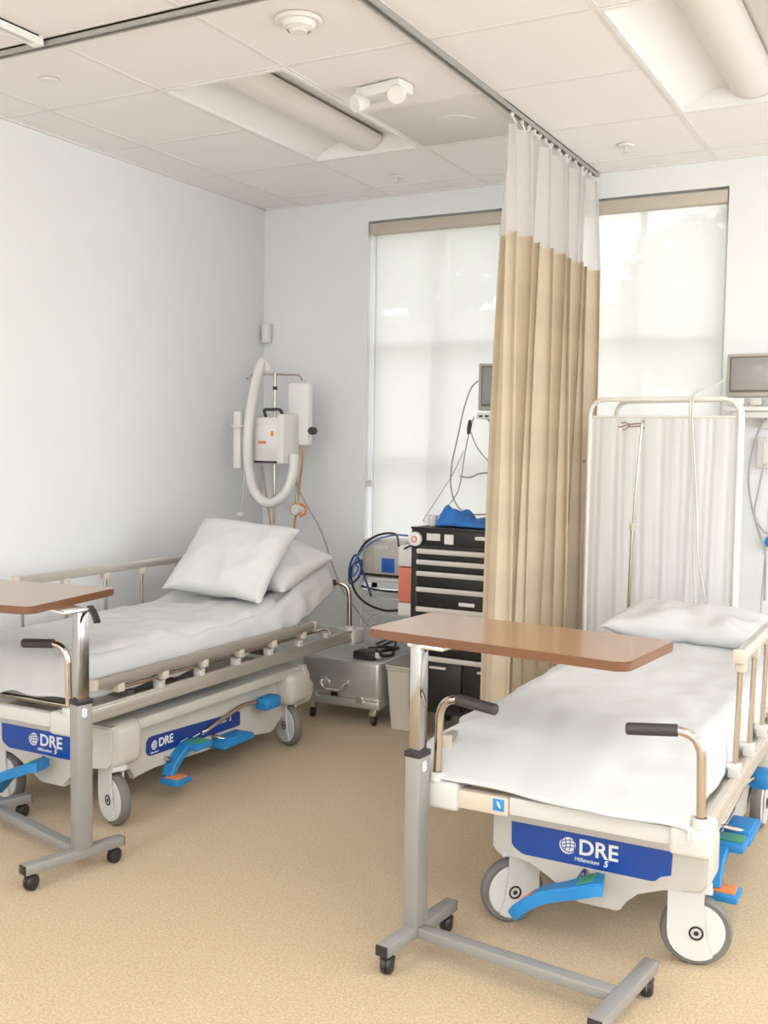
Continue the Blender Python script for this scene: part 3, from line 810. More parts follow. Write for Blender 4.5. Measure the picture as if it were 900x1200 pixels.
MZ = 0.54
P2 = [(0.28, MZ), (1.2, MZ), (2.08, MZ)]
mattress((-0.915, 2.76, 0), 'mattress of the right bed, under its white sheet', P2)
t2 = top_at(P2, 0.135)
sheet((-0.915, 2.76, 0), 'white sheet hanging over the foot of the right bed', t2, 0.30, 2.05, 0.338, 0.15, 0.150, 1.95, 0.011, 1.3, hem_left=0.20, flare=0.085)
P1 = [(0.12, MZ), (0.7, MZ), (1.25, MZ + 0.0), (1.45, MZ + 0.05), (1.86, MZ + 0.185)]
mattress((-3.13, 2.75, 0), 'beige mattress of the left bed with raised head end', P1)
t1 = top_at(P1, 0.135)
sheet((-3.13, 2.75, 0), 'rumpled white sheet covering the left bed', t1, 0.11, 1.86, 0.335, 0.13, 0.15, 0.35, 0.014, 5.2, flare=0.012,
      foldfn=lambda x, y, f: 0.012 * math.sin(16 * y + 6 * x + 4 * wr(x, y, 0, 4, 2)) * f + 0.010 * math.sin(55 * x + 5 * y + 6 * wr(x, y, 0, 3, 6)) * max(0, min(1, (abs(x) - 0.14) * 6)) * (1 - f))
# folded blanket over it
blk = sheet((-3.13, 2.75, 0), 'folded white blanket lying on the sheet of the left bed', lambda y: t1(y) + 0.018, 0.18, 1.42, 0.300, 0.03, 0.05, 0.6, 0.020, 9.7, name='blanket', th=0.012, flare=0.006, nu=80, nv=120)
blk['category'] = 'blanket'

def pillow(loc, rot, w_, d_, h_, label, seed, name='pillow'):
    m = MB(); n = 34
    def fn(sgn):
        def f(u, v):
            a = 2 * u - 1; c = 2 * v - 1
            ex = 1 - 0.07 * (1 - abs(c) ** 2) ; ey = 1 - 0.07 * (1 - abs(a) ** 2)
            x = a * w_ / 2 * ex; y = c * d_ / 2 * ey
            hh = (max(0, 1 - abs(a) ** 2.6) * max(0, 1 - abs(c) ** 2.6)) ** 0.42
            z = sgn * h_ / 2 * hh
            nz = 0.026 * noise.noise(Vector((x * 7 + seed, y * 7, sgn))) + 0.008 * noise.noise(Vector((x * 18 + seed, y * 16, sgn)))
            z += nz * min(1, hh * 1.5)
            return Vector((x, y, z))
        return f
    m.grid(n, n, fn(1)); m.grid(n, n, fn(-1))
    bmesh.ops.remove_doubles(m.bm, verts=m.bm.verts, dist=0.0005)
    o = m.build(name, PILLOW, None, ang=70); o.location = loc; o.rotation_euler = rot
    tag(o, label, 'pillow'); return o
pillow((-3.07, 4.145, 0.925), (R_(44), R_(4), R_(5)), 0.55, 0.47, 0.15, 'white pillow leaning upright on the head end of the left bed', 2.0)
pillow((-3.06, 4.40, 0.905), (R_(20), R_(12), R_(-4)), 0.60, 0.42, 0.17, 'second white pillow lying behind the upright one on the left bed', 8.0)
pillow((-0.965, 4.56, 0.745), (R_(4), 0, R_(-3)), 0.64, 0.42, 0.145, 'white pillow lying flat at the head of the right bed', 5.0)

# ================================================================== OVERBED TABLES
def overbed(loc, rz, label, ztop, base_len, arm0, arm1, top_c, top_rz, top_w, top_d, lever, eight):
    r = tag(root('overbed_table', loc, rz), label, 'table')
    bz = 0.075
    b = MB()
    b.box((base_len / 2, 0, bz), (base_len - 0.04, 0.042, 0.032), 0.004)
    b.build('base_bar', GREYP, r)
    for x in (0, base_len):
        a = MB().box((x, (arm0 + arm1) / 2, bz), (0.042, arm1 - arm0, 0.034), 0.004).build('base_arm', GREYP, r)
        for yy in (arm0, arm1): MB().box((x, yy, bz), (0.040, 0.006, 0.031), 0.002).build('end_plug', BLACK, a)
        for yy, ss in ((arm0 + 0.03, -1), (arm1 - 0.03, 1)):
            yy -= ss * 0.0
            c = MB(); ax = Vector((0.94, 0.34, 0))
            for s in (-1, 1):
                c.lathe([(0, 0.019 * s), (0.018, 0.018 * s), (0.026, 0.013 * s), (0.0275, 0.004 * s), (0.0275, 0.001 * s)], (x, yy, 0.0275), ax, 20)
            c.box((x, yy, 0.05), (0.02, 0.02, 0.03)); c.box((x, yy, 0.044), (0.034, 0.034, 0.012), 0.004)
            c.build('caster', BLACK, r)
    col = MB().box((0, 0, 0.345), (0.05, 0.06, 0.51), 0.005).build('outer_column', GREYP, r)
    MB().box((0, 0, 0.603), (0.054, 0.064, 0.018), 0.003).build('collar', BLACK, col)
    text_mesh('column_digit', '8', 0.042, WHITET, col, eight, offset=0.001)
    inn = MB().box((0, 0, (0.60 + ztop) / 2 - 0.02), (0.036, 0.044, ztop - 0.60 - 0.015), 0.003).build('inner_column', COLCHR, r)
    tp = root('table_top', (top_c[0], top_c[1], ztop), top_rz); tp.parent = r
    MB().prism(rounded_rect(-top_w / 2 + .003, top_w / 2 - .003, -top_d / 2 + .003, top_d / 2 - .003, 0.03), XY, -0.001, 0.0).build('laminate_surface', WOOD, tp)
    eb = MB().prism(rounded_rect(-top_w / 2, top_w / 2, -top_d / 2, top_d / 2, 0.032), XY, -0.026, -0.0006, 0.004).build('edge_band', WOODEDGE, tp)
    MB().box((0.03, 0.03, ztop - 0.032), (0.12, 0.10, 0.012), 0.003).build('support_plate', STEELW, r)
    lv = MB(); pedal_chunk(lv, lever, [0.022] * len(lever), 0.012); lv.build('height_lever', BLACK, r)
    return r
R2 = R_(-6.5)
tb2 = overbed((-1.33, 2.70, 0), R2, 'overbed table with walnut top standing across the foot of the right bed', 0.95, 0.64, -0.17, 0.21,
        (0.222, 0.178), R_(1.0), 0.81, 0.385, [(0.03, 0.02, 0.915), (0.06, 0.10, 0.90)],
        at(SIDE, 0.0256, -0.012, 0.553))
R1 = R_(166)
# left table: lever end points are in the table's own frame
tb1 = overbed((-2.585, 2.64, 0), R1, 'overbed table with walnut top at the left edge, by the left bed', 0.95, 0.64, -0.16, 0.22,
        (0.448, 0.127), R_(23.5), 0.80, 0.51, [(-0.01, -0.03, 0.925), (-0.05, -0.02, 0.912), (-0.085, -0.01, 0.885)],
        at(Matrix.Rotation(-PI / 2, 4, 'Z') @ FRONT, -0.0256, 0.013, 0.553))

# ================================================================== TOOL CART
CX0, CX1, CY0, CY1 = -2.395, -1.80, 4.75, 5.18
ct = tag(root('crash_cart', ((CX0 + CX1) / 2, CY0, 0)), 'black drawer cart with silver handles left of the curtain', 'cart')
hw = (CX1 - CX0) / 2; D = CY1 - CY0
b = MB()
b.box((-hw + 0.02, D / 2, 0.565), (0.04, D, 0.85), 0.003); b.box((hw - 0.02, D / 2, 0.565), (0.04, D, 0.85), 0.003)
b.box((0, D - 0.01, 0.565), (2 * hw - 0.04, 0.02, 0.85)); b.box((0, D / 2, 0.152), (2 * hw - 0.04, D, 0.024)); b.box((0, D / 2, 0.978), (2 * hw - 0.04, D, 0.02))
b.box((0, D / 2 + 0.02, 0.40), (2 * hw - 0.06, D - 0.08, 0.4))
b.build('cabinet', BLACKM, ct)
zs = [0.990, 0.935, 0.878, 0.800, 0.700, 0.60, 0.51, 0.43]
ztops = [0.966, 0.911, 0.853, 0.774, 0.673]
bots = [0.915, 0.857, 0.778, 0.677, 0.58]
tops = [0.966, 0.911, 0.853, 0.774, 0.673]
hz = [0.958, 0.903, 0.845, 0.765, 0.665]
for i in range(5):
    dw = MB().box((0, -0.006, (tops[i] + bots[i]) / 2), (2 * hw - 0.085, 0.016, tops[i] - bots[i] - 0.006), 0.002).build('drawer', BLACKM, ct)
    h = MB().prism([(-0.006, -0.012), (-0.022, -0.012), (-0.026, -0.004), (-0.026, 0.006), (-0.020, 0.012), (-0.006, 0.012)], lambda u, v, d: Vector((d, u - 0.006, v + hz[i])), -hw + 0.045, hw - 0.045)
    h.build('handle', SILVER, dw)
    if i == 3: MB().box((0.02, -0.016, 0.705), (0.085, 0.003, 0.018), 0.001).build('name_plate', WHITEP, dw)
dw = MB().box((0, -0.006, 0.505), (2 * hw - 0.085, 0.016, 0.14), 0.002).build('drawer', BLACKM, ct)
MB().prism([(-0.006, -0.012), (-0.022, -0.012), (-0.026, -0.004), (-0.026, 0.006), (-0.020, 0.012), (-0.006, 0.012)], lambda u, v, d: Vector((d, u - 0.006, v + 0.560)), -hw + 0.045, hw - 0.045).build('handle', SILVER, dw)
MB().prism([(-0.006, -0.012), (-0.022, -0.012), (-0.026, -0.004), (-0.026, 0.006), (-0.020, 0.012), (-0.006, 0.012)], lambda u, v, d: Vector((d, u - 0.006, v + 0.418)), -hw + 0.045, hw - 0.045).build('shelf_edge', SILVER, ct)
for s in (-1, 1):
    dr = MB().box((s * (hw - 0.045) / 2, -0.006, 0.285), (hw - 0.05, 0.016, 0.235), 0.003).build('cart_door', BLACKM, ct)
    MB().box((s * 0.13, -0.019, 0.375), (0.09, 0.012, 0.012), 0.003).build('handle', SILVER, dr)
tr = MB()
tr.box((0, D / 2, 1.03), (2 * hw, D, 0.09), 0.006); tr.box((0, 0.004, 1.072), (2 * hw, 0.03, 0.01), 0.002)
tr.build('top_tray', BLACKM, ct)
for x in (-hw + 0.05, hw - 0.05):
    for y in (0.05, D - 0.05):
        c = MB().lathe([(0, -0.016), (0.045, -0.016), (0.052, -0.008), (0.052, 0.008), (0.045, 0.016), (0, 0.016)], (x, y, 0.052), (1, 0.2, 0), 24)
        c.build('caster', BLACK, ct)
        MB().box((x, y, 0.118), (0.05, 0.06, 0.045), 0.004).build('caster_plate', STEELW, ct)
rd = MB().lathe([(0.0, -0.012), (0.02, -0.014), (0.034, -0.010), (0.037, 0), (0.037, 0.006)], (-hw + 0.028, -0.012, 1.016), (0, 1, 0), 28).build('round_disc', WHITEP, ct)
MB().lathe([(0.010, -0.0155), (0.017, -0.0155), (0.017, -0.0125)], (-hw + 0.028, -0.012, 1.016), (0, 1, 0), 20).build('red_ring', RED, rd)
lb = MB().box((-hw + 0.125, -0.003, 1.03), (0.075, 0.004, 0.035), 0.001).build('label_plate', VENT, ct)
MB().box((-hw + 0.21, -0.003, 1.022), (0.05, 0.006, 0.05), 0.002).build('white_latch', WHITEP, ct)
MB().box((0.165, -0.02, 1.038), (0.20, 0.03, 0.018), 0.004).build('tray_handle', WHITEP, ct)

# crumpled blue wrap on the cart
def crumple(name, loc, w_, d_, h_, m, label, cat, seed, rz=0):
    o = MB().grid(26, 20, lambda u, v: Vector(((u - .5) * w_, (v - .5) * d_, 0.006 + h_ * (max(0, 1 - abs(2 * u - 1) ** 2.2) * max(0, 1 - abs(2 * v - 1) ** 2.6)) ** 0.7 * (1.25 - 0.8 * u) * (0.45 + 0.6 * abs(noise.noise(Vector((u * 2.5 + seed, v * 2.5, 1))) + 0.3 * noise.noise(Vector((u * 6 + seed, v * 6, 5))) + 0.45)))))
    ob = o.build(name, m, None, recalc=False, ang=25); ob.location = loc; ob.rotation_euler = (0, 0, rz)
    s_ = ob.modifiers.new('thickness', 'SOLIDIFY'); s_.thickness = 0.006; s_.offset = 1
    tag(ob, label, cat); return ob
crumple('blue_wrap', (-2.21, 4.93, 1.077), 0.22, 0.2, 0.11, CLOTHB, 'crumpled blue wrap on top of the black cart, left one', 'medical wrap', 3.1, 0.3)
crumple('blue_wrap', (-2.08, 4.90, 1.077), 0.17, 0.2, 0.06, CLOTHB, 'flatter blue packet on the black cart beside the crumpled wrap', 'medical wrap', 8.4, -0.2)
cup = MB().lathe([(0, 0), (0.020, 0), (0.027, 0.055), (0.024, 0.055), (0.018, 0.004)], (-2.33, 4.86, 1.077), (0, 0, 1), 20).build('plastic_cup', WHITEP)
tag(cup, 'small white cup at the left end of the black cart top', 'cup')
for k in range(3):
    cb = MB().tube(spline([(-2.13 + 0.05 * k, 5.08, 1.085), (-2.02 + 0.04 * k, 5.02 - 0.03 * k, 1.10 + 0.012 * k), (-1.94 + 0.02 * k, 4.9 + 0.02 * k, 1.095), (-1.86, 5.0, 1.11)], 6), 0.008, 7)
    tag(cb.build('coiled_cable', BLACK), ['rearmost dark cable lying on the right part of the cart top', 'middle dark cable lying on the right part of the cart top', 'frontmost dark cable lying on the right part of the cart top'][k], 'cable', 'dark cables on the cart top')

# sharps container on the cart's left side
sc = tag(root('sharps_container', (-2.475, 4.90, 0.60)), 'red sharps container with white lid and base hung on the cart side', 'sharps container')
MB().box((0, 0.05, 0.155), (0.135, 0.12, 0.185), 0.012).build('red_body', RED, sc)
MB().box((0, 0.05, 0.305), (0.14, 0.125, 0.11), 0.014).build('lid', WHITEP, sc)
MB().box((0, 0.05, 0.025), (0.135, 0.12, 0.07), 0.01).build('bracket', WHITEP, sc)
MB().tube([(-0.03, -0.015, 0.345), (0.0, -0.018, 0.362), (0.03, -0.015, 0.366)], 0.005, 8).build('lid_flap', BLACK, sc)

# ================================================================== SUCTION UNIT on wall rack
un = tag(root('suction_unit', (-2.80, 5.20, 0.74)), 'cream medical unit with blue display on the wall rack under the left window', 'medical device')
MB().box((0, 0.10, 0.11), (0.28, 0.20, 0.20), 0.018).build('housing', CREAM, un)
MB().box((0.035, -0.003, 0.07), (0.082, 0.006, 0.080), 0.002).build('blue_display', SCRBLUE, un)
MB().box((-0.01, -0.004, 0.168), (0.10, 0.006, 0.022), 0.003).build('carry_slot', VENT, un)
MB().tube(fillet([(-0.125, -0.006, 0.03), (-0.125, -0.006, 0.145), (-0.065, -0.006, 0.145), (-0.065, -0.006, 0.03)], 0.03, 5), 0.005, 8).build('port_frame', BEIGE, un)
MB().box((0, -0.006, 0.012), (0.27, 0.01, 0.012), 0.002).build('base_strip', BLACK, un)
rk = tag(root('wall_rack', (-2.78, 5.20, 0)), 'white wire rack on the wall carrying the cream medical unit', 'rack')
wire = MB()
for z in (0.44, 0.53, 0.62, 0.71):
    wire.tube([(-0.16, 0.0, z), (0.20, 0.0, z)], 0.004, 6)
    for x in (-0.16, 0.20): wire.tube([(x, 0, z), (x, 0.255, z)], 0.004, 6)
for x in (-0.16, 0.20): wire.tube([(x, 0.0, 0.44), (x, 0, 0.73)], 0.005, 6)
wire.build('wire_frame', WHITEP, rk)
sh = MB().box((0.02, 0.13, 0.728), (0.38, 0.26, 0.02), 0.003).build('shelf', WHITEP, rk)

# ================================================================== ALUMINIUM CASE
cs = tag(root('equipment_case', (-2.825, 4.78, 0)), 'brushed aluminium equipment case on small castors at the head of the left bed', 'case')
bd = MB(); bd.box((0, 0.19, 0.246), (0.48, 0.38, 0.205), 0.022, seg=3); bd.box((0, 0.19, 0.118), (0.484, 0.384, 0.054), 0.018, seg=3)
bd.build('shell', CASE, cs)
MB().box((0, 0.19, 0.1455), (0.488, 0.388, 0.008), 0.002).build('edge_trim', STEELW, cs)
hd = MB().tube(fillet([(-0.105, -0.004, 0.225), (-0.105, -0.03, 0.218), (-0.08, -0.034, 0.182), (0.02, -0.034, 0.182), (0.045, -0.03, 0.218), (0.045, -0.004, 0.225)], 0.018, 4), 0.007, 8)
for x in (-0.105, 0.045): hd.box((x, -0.003, 0.222), (0.032, 0.010, 0.036), 0.003)
hd.build('handle', STEELW, cs)
for x in (-0.165, 0.125): MB().box((x, -0.004, 0.140), (0.042, 0.014, 0.036), 0.004).build('latch', STEELW, cs)
MB().box((-0.03, -0.005, 0.155), (0.04, 0.010, 0.022), 0.003).build('lock', BLACK, cs)
for x in (-0.19, 0.19):
    for y in (0.04, 0.34):
        MB().lathe([(0, -0.012), (0.026, -0.012), (0.031, -0.006), (0.031, 0.006), (0.026, 0.012), (0, 0.012)], (x, y, 0.031), (1, .3, 0), 18).build('caster', BLACK, cs)
        MB().box((x, y, 0.074), (0.04, 0.045, 0.034), 0.003).build('caster_plate', STEELW, cs)
CZ = 0.3495
pb_ = tag(root('power_brick', (-2.70, 4.86, CZ)), 'black box with a white knob lying on the aluminium case', 'equipment')
MB().box((0, 0, 0.021), (0.13, 0.10, 0.042), 0.008).build('box', BLACK, pb_)
MB().lathe([(0.018, 0), (0.016, 0.02), (0, 0.022)], (0.065, -0.02, 0.026), (1, -.4, 0), 16).build('knob', WHITEP, pb_)
pc = MB().tube(spline([(-2.72, 4.96, CZ + .012), (-2.62, 5.05, CZ + .03), (-2.62, 4.96, CZ + .05), (-2.66, 4.88, CZ + .06), (-2.61, 4.84, CZ + .03), (-2.6, 4.95, CZ + .014), (-2.66, 5.08, CZ + .02)], 8), 0.009, 8)
tag(pc.build('coiled_cable', BLACK), 'thick black cable coiled on the aluminium case beside the bin', 'cable')
pc = MB().tube(spline([(-2.80, 5.05, CZ + .012), (-2.70, 5.0, CZ + .04), (-2.64, 5.05, CZ + .07), (-2.60, 4.98, CZ + .04)], 8), 0.007, 8)
tag(pc.build('coiled_cable', BLACK), 'thinner black cable arching up from the top of the aluminium case', 'cable')

# ================================================================== BIN
bn = tag(root('waste_bin', (-2.485, 4.80, 0)), 'tan plastic waste bin between the aluminium case and the black cart', 'bin')
o = MB()
rr = []
for z, hx, dep in ((0.0, 0.062, 0.24), (0.335, 0.076, 0.30)):
    rr.append([o.bm.verts.new((u, v + 0.15, z)) for u, v in rounded_rect(-hx, hx, -dep / 2, dep / 2, 0.02, 4)])
for j in range(len(rr[0])):
    o.bm.faces.new((rr[0][j], rr[0][(j + 1) % len(rr[0])], rr[1][(j + 1) % len(rr[0])], rr[1][j]))
o.bm.faces.new(rr[0]); bo = o.build('bin_body', TAN, bn, recalc=False)
so = bo.modifiers.new('thickness', 'SOLIDIFY'); so.thickness = 0.003
rim = MB(); 
ring = [(u, v + 0.15, 0.335) for u, v in rounded_rect(-0.078, 0.078, -0.152, 0.152, 0.022, 4)]
rim.tube(ring, 0.006, 6, closed=True); rim.tube([(a, c, 0.32) for a, c, _ in ring], 0.004, 6, closed=True); rim.build('rim', TAN, bn)

# ================================================================== MONITOR BY CURTAIN (left window)
def monitor(name, loc, rz, w_, h_, label, tilt=0.0):
    r = tag(root(name, loc, rz), label, 'monitor')
    MB().box((0, 0.028, h_ / 2), (w_, 0.05, h_), 0.008).build('casing', MONF, r)
    MB().box((0, -0.001, h_ / 2 + 0.004), (w_ - 0.036, 0.008, h_ - 0.036), 0.002).build('bezel', MOND, r)
    MB().box((0, -0.006, h_ / 2 + 0.006), (w_ - 0.05, 0.003, h_ - 0.052), 0.001).build('screen', SCREENG, r)
    return r
monitor('patient_monitor', (-2.06, 5.16, 1.675), R_(8), 0.31, 0.245, 'patient monitor half hidden by the curtain, before the left window')
s1 = tag(root('monitor_shelf', (-2.06, 5.16, 1.60)), 'white shelf bracket under the monitor by the curtain', 'shelf')
MB().box((0, 0.10, 0.045), (0.33, 0.22, 0.03), 0.004).build('shelf_plate', WHITEP, s1)
v_ = MB()
for k in range(4): v_.box((-0.14 + 0.035 * k, -0.011, 0.045), (0.02, 0.003, 0.010))
v_.build('slot', BLACK, s1)
MB().prism([(0, 0.03), (0.2, 0.03), (0.2, -0.06), (0.12, -0.03)], YZ, -0.11, 0.11).build('bracket', WHITEP, s1)
MB().box((0.12, 0.26, 0.02), (0.05, 0.10, 0.05), 0.004).build('wall_arm', WHITEP, s1)

monitor('patient_monitor', (-0.795, 5.24, 1.74), R_(-4), 0.36, 0.205, 'grey monitor screen at the right edge, above the folding screen')
s2 = tag(root('monitor_shelf', (-0.79, 5.24, 1.655)), 'grey wall bracket with clutter under the right monitor', 'shelf')
MB().box((0, 0.10, 0.030), (0.38, 0.20, 0.022), 0.004).build('shelf_plate', WHITEP, s2)
MB().box((0, 0.10, 0.002), (0.30, 0.16, 0.03), 0.006).build('bracket', VENT, s2)
for k in range(4):
    MB().box((-0.12 + 0.08 * k, 0.0, 0.062), (0.055, 0.05, 0.036), 0.008).build('connector_block', [WHITEP, CREAM, WHITEP, VENT][k], s2)
MB().box((0.0, 0.205, 0.0), (0.08, 0.04, 0.12), 0.004).build('wall_plate', WHITEP, s2)

wb = tag(root('wall_outlet', (-0.755, 5.455, 1.475)), 'grey metal wall outlet box at the right edge below the monitor', 'outlet')
MB().box((0, 0, 0), (0.19, 0.03, 0.15), 0.004).build('back_box', VENT, wb)
MB().box((0.0, -0.016, 0.0), (0.13, 0.008, 0.11), 0.003).build('cover', WHITEP, wb)
MB().box((-0.03, -0.021, 0.01), (0.012, 0.006, 0.07), 0.002).build('slot', BLACK, wb)
rb = tag(root('rail_clip', (-0.765, 5.43, 1.04)), 'small blue-tipped fitting on the right wall edge', 'fitting')
MB().lathe([(0, -0.02), (0.026, -0.016), (0.03, 0.0), (0.022, 0.02), (0.012, 0.04)], (0, 0, 0), (0.3, 1, 0.2), 18).build('blue_cap', PEDAL, rb)

# small white wall sensor
ws = tag(root('wall_sensor', (-3.768, 5.44, 2.10)), 'small white sensor box high in the left corner', 'sensor')
MB().box((0, 0, 0.06), (0.048, 0.045, 0.115), 0.006).build('sensor_case', WHITEP, ws)
MB().box((0, -0.023, 0.09), (0.03, 0.004, 0.03), 0.002).build('sensor_window', LIGHTW, ws)

# ================================================================== IV POLE GROUP (left corner)
YI = 5.20
iv = tag(root('iv_pole', (-3.54, YI, 0)), 'steel drip pole in the corner behind the left bed', 'iv pole')
MB().tube([(0, 0, 0.10), (0, 0, 1.0)], 0.014, 12).build('lower_pole', STEELW, iv)
MB().tube([(0, 0, 0.98), (0, 0, 1.90)], 0.0085, 12).build('upper_pole', CHROME, iv)
MB().lathe([(0.02, 0), (0.022, 0.02), (0.022, 0.06), (0.012, 0.075)], (0, 0, 0.93), (0, 0, 1), 16).build('pole_clamp', VENT, iv)
MB().lathe([(0.013, 0), (0.013, 0.02)], (0, 0, 1.80), (0, 0, 1), 14).build('pole_ring', BLACK, iv)
hk = MB()
hk.tube(fillet([(0, 0, 1.89), (0.17, 0, 1.885), (0.19, 0, 1.85)], 0.03, 5), 0.006, 8)
hk.tube(fillet([(0, 0, 1.89), (-0.17, 0, 1.895), (-0.19, 0, 1.86), (-0.205, 0, 1.875)], 0.02, 5), 0.006, 8)
hk.build('hook_arm', CHROME, iv)
for k in range(5):
    a = 2 * PI * k / 5 + 0.2
    lg = MB().tube([(0, 0, 0.11), (0.21 * math.cos(a), 0.21 * math.sin(a), 0.075)], 0.012, 8).build('leg', STEELW, iv)
    MB().lathe([(0, -0.012), (0.025, -0.01), (0.025, 0.01), (0, 0.012)], (0.21 * math.cos(a), 0.21 * math.sin(a), 0.026), (math.cos(a + 1.5), math.sin(a + 1.5), 0), 14).build('caster', BLACK, iv)
wu = tag(root('warming_unit', (-3.455, YI - 0.17, 1.365)), 'white patient warming unit with orange print clamped to the drip pole', 'medical device')
MB().box((-0.03, 0.07, 0.135), (0.17, 0.14, 0.27), 0.014).build('front_housing', WHITEP, wu)
MB().box((0.075, 0.075, 0.145), (0.05, 0.17, 0.285), 0.01).build('side_housing', WHITEP, wu)
MB().tube(fillet([(-0.07, 0.06, 0.265), (-0.07, 0.03, 0.315), (0.05, 0.03, 0.315), (0.05, 0.06, 0.265)], 0.02, 4), 0.009, 8).build('handle', GRIP, wu)
MB().box((-0.03, -0.001, 0.055), (0.14, 0.004, 0.075), 0.001).build('grey_panel', VENT, wu)
MB().box((-0.03, -0.002, 0.012), (0.16, 0.005, 0.012), 0.001).build('vent_slot', BLACK, wu)
wp = MB().box((-0.03, -0.0015, 0.165), (0.13, 0.003, 0.11), 0.001).build('print_plate', LIGHTW, wu)
MB().box((-0.055, -0.004, 0.125), (0.055, 0.002, 0.016)).build('orange_mark', ORANGE, wp); MB().box((0.015, -0.004, 0.175), (0.018, 0.002, 0.03)).build('orange_mark', ORANGE, wp)
# bag / white box hanging on the other arm
pk = tag(root('hanging_bag', (-3.362, YI - 0.0, 1.47)), 'flat white packet hanging from the right arm of the drip pole', 'bag')
MB().box((0.0, 0, 0.185), (0.15, 0.055, 0.365), 0.018).build('packet', LIGHTW, pk)
MB().tube([(0.02, 0, 0.365), (0.035, 0.01, 0.385)], 0.003, 6).build('hanger', CHROME, pk)
kb = tag(root('flow_knob', (-3.275, YI - 0.02, 1.56)), 'small dark grey knob beside the hanging white packet', 'knob')
MB().lathe([(0, -0.02), (0.02, -0.018), (0.024, 0), (0.02, 0.018), (0.008, 0.022), (0.008, 0.04)], (0.012, 0, 0), (-1, 0.2, 0), 16).build('knob_head', GRIP, kb)
MB().tube([(-0.038, 0.0, 0), (-0.005, 0, 0)], 0.006, 8).build('stem', CHROME, kb)
def corrugated(name, pts, r, label, m=WHITEP, parent=None):
    P = spline(pts, 10); Q = []; d = 0; L = [0]
    for a, c in zip(P[:-1], P[1:]): L.append(L[-1] + (c - a).length)
    n = int(L[-1] / 0.007); out = []; rs = []; i = 0
    for k in range(n + 1):
        s = L[-1] * k / n
        while i < len(L) - 2 and L[i + 1] < s: i += 1
        t = (s - L[i]) / max(1e-9, L[i + 1] - L[i]); out.append(P[i].lerp(P[i + 1], t)); rs.append(r * (1.0 if k % 2 else 0.90))
    o = MB().tube(out, rs, 14).build(name, m, parent, ang=60)
    if label: tag(o, label, 'hose')
    return o
corrugated('air_hose', [(-3.328, YI - 0.11, 1.422), (-3.325, YI - 0.13, 1.305), (-3.370, YI - 0.15, 1.189), (-3.470, YI - 0.16, 1.139), (-3.560, YI - 0.17, 1.200), (-3.582, YI - 0.20, 1.337), (-3.577, YI - 0.22, 1.500), (-3.572, YI - 0.20, 1.673), (-3.590, YI - 0.12, 1.852), (-3.574, YI - 0.08, 1.958), (-3.555, YI - 0.05, 1.916)], 0.030, 'white corrugated air hose looped around the warming unit')
sl = tag(root('hose_sleeve', (-3.65, YI - 0.19, 1.33)), 'narrow white plastic hose holder left of the warming unit', 'holder')
MB().box((0, -0.02, 0.17), (0.05, 0.04, 0.33), 0.01).build('sleeve', WHITEP, sl)
MB().tube(fillet([(-0.03, -0.045, 0.255), (0.0, -0.05, 0.235), (0.06, -0.05, 0.255), (0.09, -0.045, 0.24)], 0.02, 4), 0.005, 6).build('strap', VENT, sl)

def cable(name, pts, r, m, label, cat='cable', seg=7):
    o = MB().tube(spline(pts, 8), r, seg).build(name, m); tag(o, label, cat); return o
cable('orange_hose', [(-3.335, YI, 1.47), (-3.34, YI - .01, 1.36), (-3.355, YI - .01, 1.25), (-3.36, YI - .02, 1.13), (-3.385, YI - .01, 1.03), (-3.40, YI, 0.90), (-3.40, YI + .04, 0.7)], 0.0065, CABLEO, 'orange gas hose hanging below the white packet', 'hose')
cable('tan_hose', [(-3.585, YI - .06, 1.345), (-3.57, YI - .05, 1.22), (-3.55, YI - .04, 1.08), (-3.535, YI - .03, 0.96), (-3.50, YI - .03, 0.84), (-3.49, YI, 0.7)], 0.0065, CABLET, 'tan hose running down beside the drip pole', 'hose')
cable('clear_tube', [(-3.375, YI, 1.47), (-3.372, YI - .01, 1.32), (-3.368, YI - .02, 1.18), (-3.362, YI - .02, 1.12)], 0.009, CABLEW, 'thick clear tube from the white packet to the valve', 'tube')
cable('white_cord', [(-3.61, YI - .2, 1.34), (-3.62, YI - .2, 1.2), (-3.65, YI - .18, 1.05), (-3.70, YI - .1, 0.88), (-3.775, YI, 0.6)], 0.005, CABLEW, 'pale cord hanging left of the drip pole down the wall')
cl = tag(root('cord_clip', (-3.645, YI - .19, 1.07)), 'little grey clip on the pale cord left of the drip pole', 'clip')
MB().box((0, 0, 0), (0.04, 0.018, 0.024), 0.004).build('clip_body', VENT, cl)
va = tag(root('hose_valve', (-3.345, YI - .03, 1.10)), 'white round valve with orange wings on the orange hose', 'valve')
MB().lathe([(0, -0.02), (0.03, -0.018), (0.034, 0), (0.03, 0.016), (0, 0.018)], (-0.01, -0.01, 0), (0.2, 1, 0), 20).build('valve_body', WHITEP, va)
for s in (-1, 1): MB().tube(fillet([(0.01 * s, -0.01, -0.035), (0.052 * s, -0.005, -0.02), (0.05 * s, -0.005, 0.02), (0.012 * s, -0.01, 0.036)], 0.02, 4), 0.0075, 8).build('valve_wing', ORANGE, va)
cable('grey_cord', [(-3.44, YI - .05, 1.49), (-3.40, YI - .06, 1.40), (-3.375, YI - .05, 1.29), (-3.30, YI - .03, 1.14), (-3.21, YI, 0.98), (-3.08, YI, 0.68), (-2.93, YI, 0.50), (-2.86, YI, 0.43)], 0.005, CABLEG, 'long grey cord slanting from the drip pole to the aluminium case')

